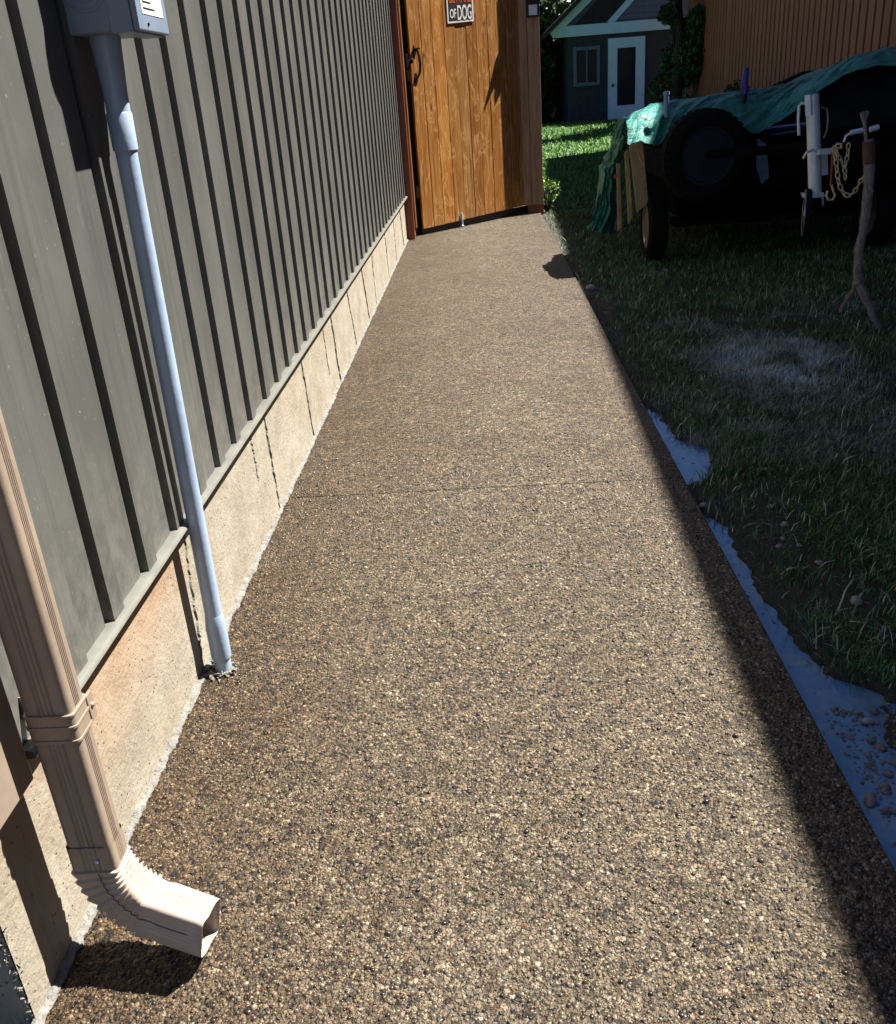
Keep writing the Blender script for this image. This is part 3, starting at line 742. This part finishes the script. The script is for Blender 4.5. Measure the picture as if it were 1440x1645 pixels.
# ------------------------------------------------------------------ foliage
def leaves(n, centers, radii, size, m, name, parent, seed=0, squash=.9):
    r_ = np.random.default_rng(seed); k = r_.integers(0, len(centers), n)
    c = np.array(centers)[k]; rad = np.array(radii)[k]
    d = r_.normal(size=(n, 3)); d /= np.linalg.norm(d, axis=1)[:, None]
    p = c+d*(rad*r_.random(n)**.45)[:, None]*np.array([1, 1, squash])
    a = r_.normal(size=(n, 3)); a /= np.linalg.norm(a, axis=1)[:, None]
    q = np.cross(a, r_.normal(size=(n, 3))); q /= np.linalg.norm(q, axis=1)[:, None]
    s = size*r_.uniform(.6, 1.4, n)[:, None]
    V = np.stack([p-a*s, p+q*s*.45, p+a*s, p-q*s*.45], 1).reshape(-1, 3)
    off = np.zeros(3)
    o_ = parent
    while o_: off += np.array(o_.location); o_ = o_.parent
    o = npmesh(name, V-off, np.arange(4*n), np.full(n, 4), m); o.parent = parent; return o
def tree(x, y, h, cr, n, label, m='leaf_dark', size=.09, name='leafy_tree', trunk=.16, low=.25, seed=1):
    z = float(ground_z(x, y)); z = max(z, -.05)
    t_ = thing(name, (x, y, z), label, 'tree', group='trees behind the yard'); r_ = random.Random(seed)
    b = MB(); b.tube([(x, y, z-.1), (x+.05, y, z+h*.3), (x-.05, y+.1, z+h*.6), (x, y, z+h*.9)], [trunk, trunk*.8, trunk*.5, trunk*.15], 8)
    cs = []; rs = []
    for i in range(26):
        zz = low+(1-low)*r_.random(); rr = cr*(1-.55*abs(zz-.55)/.5)
        a = r_.uniform(0, 2*PI); q = rr*r_.uniform(.3, .85)
        c = (x+q*math.cos(a), y+q*math.sin(a), z+h*zz); cs.append(c); rs.append(cr*r_.uniform(.22, .42))
        if i % 2 == 0: b.tube([(x, y, z+h*zz*.6), ((x+c[0])/2, (y+c[1])/2, z+h*zz*.85), c], [trunk*.35, trunk*.2, trunk*.06], 5)
    b.build('trunk', M['trunk'], t_, smooth='all')
    leaves(n, cs, rs, size, M[m], 'crown', t_, seed); return t_
tree(4.25, 34, 9, 3.2, 16000, 'tall dark tree rising behind the left end of the cottage roof', seed=2)
tree(-1.0, 27, 8, 3.0, 14000, 'dark tree hidden behind the gate, left of the cottage', seed=3)
tree(2.1, 31, 7.5, 2.4, 16000, 'dark broad tree just right of the gate post, left of the cottage', seed=4, low=.05)
tree(6.1, 26.2, 6.5, 1.15, 16000, 'slim dark tree between the cottage door and the orange-brown building', seed=5, low=.04, size=.07)
tree(12, 40, 12, 5, 14000, 'large tree standing behind the cottage and the orange-brown building', seed=6)
tree(11.5, 33, 13, 4.0, 14000, 'large tree rising behind the corner of the orange-brown building', seed=7)
tree(-6, 36, 12, 5, 12000, 'wide tree at the back left of the yard, behind the gate', seed=8)
tree(9, 44, 12, 5, 12000, 'distant tree farthest back, behind the cottage roof', seed=9)
def shrub(px, py, y, r, label, n=2500, m='leaf_dark', seed=1, name='shrub', h=None):
    p = P(px, py, 1, y); z = float(ground_z(p.x, p.y)); t_ = thing(name, (p.x, p.y, z), label, 'shrub', group=None); H = h or (p.z-z)
    r_ = random.Random(seed); b = MB(); cs = []; rs = []
    for i in range(10):
        a = r_.uniform(0, 2*PI); c = (p.x+r*.6*math.cos(a), p.y+r*.6*math.sin(a), z+H*r_.uniform(.25, .95)); cs.append(c); rs.append(r*r_.uniform(.3, .5))
        b.tube([(p.x, p.y, z), c], [.02, .006], 5)
    b.build('stems', M['trunk'], t_); leaves(n, cs, rs, .045 if n > 1000 else .02, M[m], 'foliage', t_, seed)
bf = thing('back_fence', (0, 38, .6), 'dark board fence running behind the trees at the back of the yard', 'fence')
b = MB()
x = -30.
while x < 34: b.box((x, 38, .4), (x+.19, 38.03, 3.1+.02*math.sin(x*7))); x += .2
b.build('boards', M['post'], bf)
tree(2.9, 33, 5, 2.2, 14000, 'low bushy dark tree filling the gap between gate post and cottage', seed=14, low=.03)
shrub(1135, 160, 20, .75, 'low dark shrub at the foot of the orange-brown wall, nearest its corner', seed=2)
shrub(1190, 138, 17.5, .55, 'dark shrub behind the purple handle, against the orange-brown wall', seed=3)
shrub(1235, 138, 15.5, .5, 'small dark shrub rising just over the tarp, right of the purple handle', seed=4)
shrub(879, 300, 13.9, .19, 'small sunlit bright green weed at the foot of the right gate post', n=500, m='leaf_bright', seed=5, name='weed', h=.48)

# ------------------------------------------------------------------ grass
def grass():
    def field(n, x0, x1, y0, y1, hm, wm, seed, dens=None):
        r_ = np.random.default_rng(seed); x = r_.uniform(x0, x1, n); y = y0+(y1-y0)*r_.random(n)
        k = (x > puddle_edge(y)+.02*(r_.random(n)-.3)) & (x > 1.795)
        # patchy cover: bare dirt along the path edge and around the stones
        f_ = fbm(x*2.2+9, y*2.2); dirt = np.clip((x-1.8)/.3, .2, 1)*np.clip((f_-.26)/.14, .25, 1)
        dd = np.exp(-(((x-2.06)/.17)**2+((y-3.3)/.42)**2)); dirt *= 1-.93*dd
        for (sx_, sy_) in ((1316, 905), (1375, 970), (1190, 592), (950, 466), (1070, 437)):
            q_ = P(sx_, sy_, 2, -.03); dirt *= 1-np.exp(-(((x-q_.x)/.07)**2+((y-q_.y+.05)/.14)**2))
        if y1 < 15: k &= r_.random(n) < dirt
        # in frame only
        V = np.stack([x-LOC.x, y-LOC.y, np.full(n, -LOC.z)], 1); zc = V@np.array(fw); px = W0/2+F*(V@np.array(rt))/zc; py = H0/2-F*(V@np.array(up))/zc
        k &= (zc > 0) & (px > -80) & (px < W0+350) & (py < H0+200)
        x = x[k]; y = y[k]; n = len(x); z = ground_z(x, y)
        cl = .5+fbm(x*5, y*5); h = hm*r_.uniform(.4, 1.3, n)*cl; w = wm*r_.uniform(.6, 1.3, n)
        a = r_.uniform(0, 2*PI, n); lean = r_.uniform(.15, 1.5, n)
        dx = np.cos(a); dy = np.sin(a); sx = -dy; sy = dx
        Vv = np.zeros((n, 5, 3))
        for i, (t_, ww) in enumerate(((0, 1), (0, -1), (.55, .8), (.55, -.8), (1, 0))):
            hor = h*lean*t_**1.7*.8; ver = h*t_*(1-.35*t_*np.clip(lean, 0, 1.2))
            Vv[:, i, 0] = x+dx*hor+sx*w*ww/2; Vv[:, i, 1] = y+dy*hor+sy*w*ww/2; Vv[:, i, 2] = z+ver-.004
        return Vv
    fs = [field(190000, 1.79, 4.2, .9, 6.0, .055, .0038, 1), field(110000, 1.79, 6.2, 6, 14, .06, .006, 2),
          field(16000, 1.8, 4.6, .9, 10, .095, .0045, 5), field(60000, 1.2, 8.5, 14, 29, .09, .016, 3)]
    V = np.concatenate(fs); n = len(V)
    base = np.arange(n)[:, None]*5
    Qf = (np.array([[0, 1, 3, 2]])+base).reshape(-1); T = (np.array([[2, 3, 4]])+base).reshape(-1)
    o = npmesh('grass', V.reshape(-1, 3), np.concatenate([Qf, T]), np.concatenate([np.full(n, 4), np.full(n, 3)]), M['grass'])
    tag(o, 'short rough lawn grass, green and dusty grey in patches', 'grass', kind='stuff')
grass()

# ------------------------------------------------------------------ stones and rubble
def rock(c, r, b, n=9, seed=0):
    rr = random.Random(seed); c = Vector(c); rings = []; sq = rr.uniform(.45, .7); a0_ = rr.uniform(0, PI); asp = rr.uniform(.6, .95)
    for k, (s_, zz) in enumerate(((.55, -.8), (.95, -.2), (.9, .35), (.5, .85), (.08, 1))):
        ring = []
        for i in range(n):
            a = 2*PI*i/n; q = r*s_*rr.uniform(.82, 1.15); v = Vector((q*math.cos(a), q*asp*math.sin(a), 0)); v.rotate(Matrix.Rotation(a0_, 3, 'Z'))
            ring.append(c+v+Vector((0, 0, r*sq*zz)))
        rings.append(ring)
    b.loft(rings)
rub = MB(); rr = random.Random(5)
for i in range(1300):
    if i < 1100:
        y = rr.uniform(1.05, 2.15); x = 1.84+abs(rr.gauss(.06, .14))
    elif i < 1220: y = rr.gauss(3.2, .3); x = rr.gauss(2.04, .09)
    else: y = rr.uniform(2.3, 8); x = 1.8+abs(rr.gauss(0.03, .09))
    if x < 1.8: continue
    r = rr.uniform(.003, .010)*(1.7 if i < 120 else .75); z = max(float(ground_z(x, y)), -.056)
    rock((x, y, z+r*.15), r, rub, 7, i)
tag(rub.build('rubble', M['stone_dark'], smooth=True), 'scattered dirt clods and gravel at the wet edge of the lawn', 'rubble', kind='stuff')
def stone(px, py, r, label, m='stone', seed=1):
    p = P(px, py, 2, -.03); b = MB(); z = max(float(ground_z(p.x, p.y)), -.056); rock((p.x, p.y, z+r*.3), r, b, 11, seed)
    o = b.build('stone', M[m], smooth=True); tag(o, label, 'stone', group='loose stones in the lawn')
stone(1239, 812, .017, 'whitish pebble on bare dirt, upper one of the gravelly patch', seed=1)
stone(1262, 842, .018, 'oval grey pebble in the gravelly dirt patch, below the whitish one', seed=2)
stone(1258, 866, .016, 'rounded grey pebble in the middle of the gravelly dirt patch', seed=3)
stone(1252, 880, .017, 'pale oval pebble, lowest of the gravelly dirt patch', seed=4)
stone(1284, 876, .013, 'small grey pebble right of the gravelly dirt patch', seed=5)
stone(1316, 905, .016, 'pale lilac pebble in the grass right of the long puddle', seed=6)
stone(1131, 812, .022, 'bluish lump at the upper tip of the long puddle', seed=7)
stone(1395, 1150, .02, 'flat pale stone standing in the puddle near the right edge', seed=8)
stone(1400, 1275, .024, 'grey stone in the puddle beside the dark clods', seed=9)
stone(1375, 970, .026, 'pale crumbled stone in the grass near the right edge', seed=10)
stone(1190, 592, .05, 'broad flat pale stone lying in a worn spot of the lawn', seed=11)
stone(950, 466, .06, 'flat grey stone at the walkway edge where the shade begins', seed=12)
stone(1070, 437, .03, 'small pale stone in the grass beside the trailer wheel', seed=13)

# ------------------------------------------------------------------ trailer
TY = 9.0
def T(px, py, y=TY): return P(px, py, 1, y)
tr = thing('utility_trailer', (3.6, 10.2, 0), 'dark utility trailer parked on the grass, carrying a covered load', 'trailer')
def wheel(name, c, ax, R_, wd, parent, rm='rim'):
    c = Vector(c); ax = Vector(ax).normalized()
    w_ = bpy.data.objects.new(name, None); C.objects.link(w_); w_.parent = parent; w_.location = c-parent.location
    b = MB(); h = wd/2
    b.lathe([(R_*.62, -h*.7), (R_*.66, -h), (R_*.86, -h*1.05), (R_*.97, -h*.75), (R_, -h*.4), (R_, h*.4), (R_*.97, h*.75), (R_*.86, h*1.05), (R_*.66, h), (R_*.62, h*.7)], c, ax, 40)
    q = Vector((0,0,1)); u = ax.cross(q).normalized(); w2 = ax.cross(u)
    for k in range(36):     # tread blocks
        a = 2*PI*k/36; dr_ = u*math.cos(a)+w2*math.sin(a); tn = ax.cross(dr_)
        for o_ in (-.55, 0, .55):
            cc_ = c+dr_*(R_*1.0)+ax*h*o_; M_ = Matrix((tn, ax, dr_)).transposed().to_4x4(); M_.translation = cc_
            b.box((-R_*.05, -h*.2, -.006), (R_*.05, h*.2, .007), M_)
    b.build('tyre', M['tyre'], w_, smooth=True)
    b = MB()
    for s_ in (-1, 1):
        b.lathe([(R_*.64, s_*h*.75), (R_*.64, s_*h*.9), (R_*.58, s_*h*.88), (R_*.52, s_*h*.45), (R_*.2, s_*h*.35), (R_*.16, s_*h*.6), (R_*.02, s_*h*.62)], c, ax, 32)
    b.build('rim', M[rm], w_, smooth=True); return w_
pw = T(1055, 425, 9.1)
wheel('wheel', (2.62, 9.35, .31), (1, 0, 0), .33, .17, tr)
wheel('wheel', (4.75, 9.35, .31), (1, 0, 0), .33, .17, tr)
c_ = T(1132, 250, 8.8); wheel('spare_wheel', c_, (-.12, 1, .02), .385, .2, tr, 'dark_rim')
b = MB()
x0, x1 = 2.80, 5.1
b.box((x0, 9.0, .62), (x1, 12.0, .70)); b.box((x0, 9.0, .70), (x0+.03, 12.0, 1.18)); b.box((x1-.03, 9.0, .70), (x1, 12.0, 1.18)); b.box((x0+.03, 11.97, .70), (x1-.03, 12.0, 1.18)); b.box((x0+.03, 8.97, .70), (x1-.03, 9.0, 1.1))
b.box((x0+.1, 9.5, .34), (x1-.1, 11.6, .619)); b.box((x0+.02, 11.62, .16), (x1-.02, 11.66, .619))  # dark blocks added below the bed as the black shade there
b.build('bed', M['frame'], tr, bevel=.004)
b = MB(); pA = T(1232, 207, 8.9); pB = T(1300, 199, 8.2); b.tube([pA, pB], .016, 10); pA = T(1238, 217, 8.9); pB = T(1285, 210, 8.4); b.tube([pA, pB], .008, 8); b.build('blue_rail', M['blue_steel'], tr, smooth=True)
b = MB(); cp = Vector((3.50, 6.45, 1.13)); 
b.tube([(2.9, 9.0, .95), (3.35, 7.2, 1.08), cp], .035, 4); b.tube([(4.6, 9.0, .95), (3.75, 7.2, 1.08), cp], .035, 4); b.box((2.8, 9.2, .3), (4.6, 9.5, .36)); b.build('drawbar', M['frame'], tr)
b = MB(); b.tube([cp+Vector((0, .05, -.02)), cp+Vector((0, -.05, -.03)), cp+Vector((0,-.13,-.05))], [.04, .05, .035], 12); b.build('coupler', M['frame'], tr, smooth=True)
MB().tube([T(1398, 208, 6.5), T(1412, 204, 6.5)], .018, 10).build('coupler_handle', M['zinc'], tr, smooth=True)
b = MB(); q0 = T(1367, 213, 6.5); q1 = T(1386, 209, 6.5); b.tube([q0, q1], .016, 10)
b.tube([T(1356,228,6.5), T(1360, 218, 6.5), T(1368, 213, 6.5)], .008, 8); b.build('coupler_handle', M['zinc'], tr, smooth=True)
b = MB(); b.prism([T(1218, 222, 8.85), T(1232, 232, 8.85), T(1236, 285, 8.85), T(1224, 296, 8.85), T(1215, 268, 8.85)], (0, .02, 0)); b.build('side_plate', M['plate'], tr)
# jack
JYY = 6.8
def J(px, py, y=JYY): return P(px, py, 1, y)
b = MB(); b.tube([J(1305, 152), J(1307, 200), J(1310, 312)], [.044, .044, .044], 16); b.tube([J(1300, 152, 6.78), J(1301, 185, 6.78)], .028, 8)
jp = b.build('jack_tube', M['zinc'], tr, smooth=True)
b = MB(); b.tube([J(1300, 166), J(1288, 166), J(1284, 170), J(1283, 190), J(1284, 217)], .010, 8); b.build('crank', M['zinc'], jp, smooth=True)
b = MB(); b.tube([J(1320, 172), J(1329, 174), J(1331, 190), J(1329, 208), J(1324, 222)], .006, 6); b.build('brake_rod', M['rim'], tr, smooth=True)
b = MB(); b.tube([J(1291, 254, 6.72), J(1297, 244, 6.70), J(1306, 241, 6.72), J(1316, 244, 6.74), J(1330, 241, 6.7)], .009, 8)
b.prism([J(1316, 243), J(1330, 241), J(1331, 280), J(1317, 283)], (0, .03, 0)); b.box(tuple(J(1316, 248, 6.72)+Vector((-.01,-.03,0))), tuple(J(1333, 240, 6.8)+Vector((.02,.0,.01)))); b.build('clamp', M['zinc'], jp)
b = MB()   # fork
b.prism([J(1295, 312, 6.74), J(1324, 309, 6.74), J(1325, 316, 6.74), J(1297, 319, 6.74)], (0, .11, 0))
b.prism([J(1296, 316, 6.74), J(1303, 316, 6.74), J(1300, 345, 6.74), J(1295, 350, 6.74), J(1292, 346, 6.74)], (0, .012, 0))
b.prism([J(1321, 313, 6.84), J(1324, 313, 6.84), J(1324, 330, 6.84), J(1322, 330, 6.84)], (0, .012, 0)); b.build('caster_fork', M['zinc'], jp)
cw = J(1297, 342, 6.80); ax_ = Vector((1, -.28, 0)).normalized()
w_ = MB(); w_.lathe([(.10, -.012), (.15, -.02), (.165, -.012), (.165, .012), (.15, .02), (.10, .012)], cw, ax_, 32); w_.build('caster_tyre', M['tyre'], jp, smooth=True)
w_ = MB(); w_.tube([cw+ax_*-.02+(Vector((0,0,1))*math.cos(a)+ax_.cross(Vector((0,0,1)))*math.sin(a))*.155 for a in np.linspace(0, 2*PI, 33)[:-1]], .006, 6, closed=True)
w_.lathe([(.02, -.03), (.02, .03)], cw, ax_, 12)
for k in range(5):
    a = 2*PI*k/5+.4; d = (Vector((0,0,1))*math.cos(a)+ax_.cross(Vector((0,0,1)))*math.sin(a)); w_.tube([cw+d*.02-ax_*.012, cw+d*.15-ax_*.012], .008, 5)
w_.build('caster_hub', M['rim'], jp, smooth=True)
# chains
def chain(pts, name, m, parent, link=.034, r=.0042):
    pts = [Vector(p) for p in pts]; b = MB()
    L = [0]
    for a_, b_ in zip(pts, pts[1:]): L.append(L[-1]+(b_-a_).length)
    n = int(L[-1]/(link*.78))
    def at(s_):
        for i in range(len(L)-1):
            if s_ <= L[i+1]+1e-6: return pts[i].lerp(pts[i+1], (s_-L[i])/(L[i+1]-L[i]+1e-9))
        return pts[-1]
    for i in range(n):
        c0_ = at(L[-1]*i/n); c1_ = at(min(L[-1], L[-1]*(i+1)/n)); c = (c0_+c1_)/2; d = (c1_-c0_).normalized()
        side = d.cross(Vector((0, 1, 0))).normalized(); side = (side if i % 2 == 0 else (side*.35+d.cross(side)*.93)).normalized()
        b.tube([c+d*math.cos(a)*link*.5+side*math.sin(a)*link*.26 for a in np.linspace(0, 2*PI, 13)[:-1]], r, 5, closed=True)
    return b.build(name, m, parent, smooth='all')
chain([J(1340, 236, 6.6), J(1344, 262, 6.6), J(1347, 290, 6.6), J(1353, 308, 6.6), J(1362, 316, 6.6), J(1374, 308, 6.55), J(1383, 291, 6.5), J(1390, 280, 6.45)], 'safety_chain', M['chain'], tr, .05, .005)
chain([J(1364, 230, 6.6), J(1362, 252, 6.6), J(1357, 268, 6.6), J(1359, 288, 6.6)], 'safety_chain', M['chain'], tr, .045, .005)
chain([J(1342, 238, 6.6), J(1350, 254, 6.6), J(1357, 268, 6.6)], 'safety_chain', M['chain'], tr, .035, .004)
b = MB(); b.tube([J(1338, 240, 6.62), J(1337, 270, 6.62), J(1335, 298, 6.62)], .007, 6); b.build('strap_cord', M['red'], tr)
b = MB(); b.tube([J(1336, 296, 6.62), J(1339, 306, 6.62), J(1342, 314, 6.62), J(1338, 321, 6.62), J(1331, 321, 6.62), J(1328, 314, 6.62), J(1330, 306, 6.62)], .008, 8); b.build('hook', M['chain'], tr, smooth=True); b = MB(); b.tube([J(1346,231,6.6),J(1352,231,6.6),J(1352,237,6.6),J(1346,238,6.6),J(1342,234,6.6)], .009, 6, closed=True); b.build('shackle', M['chain'], tr, smooth=True)
# stake boards on left side
for (tl, trr, br, bl, y) in (((1010, 222), (1033, 228), (1042, 324), (1024, 342), 9.2), ((1004, 245), (1010, 240), (1017, 348), (1010, 360), 9.35), ((991, 262), (996, 262), (1000, 368), (993, 372), 9.5)):
    b = MB(); b.prism([T(*tl, y), T(*trr, y), T(*br, y), T(*bl, y)], (0, .022, 0)); b.build('stake_board', M['plank'], tr, bevel=.002)
for q_ in ((989, 283), (998, 369)): MB().lathe([(.02, 0), (.018, .015)], T(*q_, 9.45), (-.3, -1, 0), 14).build('reflector', M['red'], tr)

# load under the tarp
ld = thing('covered_load', (3.9, 10.2, .75), 'bulky heap wrapped in black plastic sheeting on the trailer', 'load')
b = MB()
def heap(u, v):
    x = 2.72+3.0*u; y = 9.02+2.8*v
    top = np.interp(x, [2.7, 3.2, 3.6, 4.0, 4.6, 5.4, 6], [1.16, 1.18, 1.22, 1.38, 1.58, 1.60, 1.5])
    e = min(1, 6*min(u, 1-u)+.0)*min(1, 7*min(v, 1-v)); e = e**.35 if e > 0 else 0
    return Vector((x, y, .72+(top-.72)*e+.07*(float(fbm(x*3, y*3))-.5)*e))
b.grid(heap, 60, 50); b.build('sheeting', M['black_sheet'], ld, smooth='all', fix=False)

# tarp
tp_ = thing('tarp', (3.2, 9.3, 1.2), 'crumpled green tarp draped over the trailer load, its end hanging down at the left', 'tarp')
topc = [(1003, 196), (1018, 180), (1045, 169), (1075, 163), (1120, 158), (1165, 154), (1210, 147), (1250, 138), (1280, 132), (1300, 128), (1330, 110), (1365, 98), (1400, 90), (1450, 86), (1520, 86)]
lowc = [(1008, 232), (1030, 226), (1052, 234), (1068, 225), (1085, 212), (1110, 196), (1150, 190), (1190, 204), (1215, 216), (1240, 202), (1275, 180), (1315, 145), (1360, 118), (1405, 106), (1520, 104)]
def lerpc(c, u):
    s_ = u*(len(c)-1); i = min(int(s_), len(c)-2); f_ = s_-i
    return (c[i][0]*(1-f_)+c[i+1][0]*f_, c[i][1]*(1-f_)+c[i+1][1]*f_)
b = MB()
def tarp(u, v):
    a = lerpc(topc, u); c = lerpc(lowc, u)
    y_top = 9.75+.5*u; y_low = 8.92+.25*u
    p = T(*a, y_top); q = T(*c, y_low)
    if v < .35:     # back slope beyond the ridge
        t_ = v/.35; r = p+Vector((0, 1.3*min(1, .06+2.2*u)*(1-t_), -.12*(1-t_)**2))
    else:
        t_ = (v-.35)/.65; r = p.lerp(q, t_)+Vector((0, 0, .10*math.sin(PI*t_)*min(1, 4*(1-t_))))
        r.y -= .05*math.sin(PI*t_)
    w = float(fbm(u*26+t_*3.5, t_*2.2+u*5)); w2 = float(fbm(u*60+t_*14, t_*9))
    r += Vector((0, -.10*(w-.47)-.05*(w2-.47), .055*(w-.47)+.02*(w2-.47)))
    return r
b.grid(tarp, 190, 60); b.build('sheet', M['tarp'], tp_, smooth='all', fix=False, solid=.003)
b = MB(); L_ = [(1000, 188), (988, 205), (984, 232), (976, 250), (966, 268), (962, 300), (955, 330), (943, 368)]; R_ = [(1012, 190), (1014, 222), (1004, 240), (1000, 256), (990, 275), (990, 305), (992, 340), (985, 376)]
def tail(u, v):
    a = lerpc(L_, u); c = lerpc(R_, u); y = 9.55+.9*u
    p = P(*a, 1, y).lerp(P(*c, 1, y-.05), v); w = float(fbm(v*9+u*2, u*3)); w2 = float(fbm(v*22, u*16))
    return p+Vector((.05*(w2-.5), -.26*(w-.47)-.09*math.sin(PI*v)-.14*(w2-.5), .03*(w-.5)))
b.grid(tail, 90, 34); b.build('hanging_end', M['tarp'], tp_, smooth='all', fix=False, solid=.003)
# poles standing in the load
o = thing('purple_handle', T(1195, 170, 9.3), 'upright purple handle with black grip sticking up through the tarp', 'handle')
b = MB(); b.tube([T(1197, 150, 9.3), T(1196, 135, 9.3), T(1199, 112, 9.3), T(1200, 108, 9.3)], [.034, .036, .026, .012], 10); b.build('blade', M['purple'], o, smooth=True)
b = MB(); b.tube([T(1192, 178, 9.3), T(1196, 150, 9.3)], .028, 10); b.build('grip', M['gasket'], o, smooth=True)
o = thing('blue_stake', T(1071, 180, 9.3), 'short light blue stake poking above the left part of the tarp', 'stake')
b = MB(); b.tube([T(1071, 188, 9.2), T(1071, 152, 9.2)], .024, 10); b.build('shaft', M['lightblue'], o, smooth=True)
b = MB(); b.tube([T(1071, 152, 9.2), T(1071, 147, 9.2)], .030, 10); b.build('cap', M['lightblue'], o, smooth=True)

# forked branch propping the drawbar
PY = 6.2
def S(px, py, y=PY): return P(px, py, 1, y)
br = thing('forked_branch', S(1410, 525), 'rough forked branch standing in the grass, propping up the trailer drawbar', 'branch')
b = MB()
main = [S(1396, 225), S(1397, 262), S(1396, 300), S(1393, 330), S(1388, 365), S(1381, 400), S(1378, 435), S(1380, 456)]
rad = [.031, .035, .030, .033, .027, .029, .027, .03]
def dens(pts, rr_, k=7):
    P_ = []; R__ = []
    for i in range(len(pts)-1):
        for j in range(k):
            t_ = j/k; P_.append(pts[i].lerp(pts[i+1], t_)+Vector((random.gauss(0, .0015), random.gauss(0, .0015), 0))); R__.append((rr_[i]*(1-t_)+rr_[i+1]*t_)*random.uniform(.92, 1.08))
    return P_+[pts[-1]], R__+[rr_[-1]]
b.tube(*dens(main, rad), 12); b.tube(*dens([main[-1], S(1390, 478, 6.17), S(1401, 502, 6.14), S(1413, 528, 6.13), S(1418, 538, 6.13)], [.029, .024, .022, .019, .017]), 10)
b.tube(*dens([main[-2], S(1372, 466, 6.24), S(1360, 483, 6.28), S(1350, 502, 6.3)], [.018, .016, .014, .012]), 8)
b.tube(*dens([main[5], S(1398, 315, 6.18), S(1404, 305, 6.16)][1:], [.008, .004]), 6)
b.build('stem', M['bark'], br, smooth='all')
b = MB(); b.tube([S(1396, 226), S(1397, 262)], [.036, .039], 12); b.tube([S(1389, 262), S(1404, 260)], .012, 6); b.build('wrap', M['wrap'], br, smooth=True)
b = MB(); b.tube([S(1392, 226, 6.3), S(1390, 200, 6.3), S(1386, 180, 6.3)], [.012, .012, .018], 8); b.tube([S(1390, 192, 6.3), S(1395, 178, 6.3)], [.01, .012], 8); b.build('fork_tip', M['bark'], br, smooth=True)
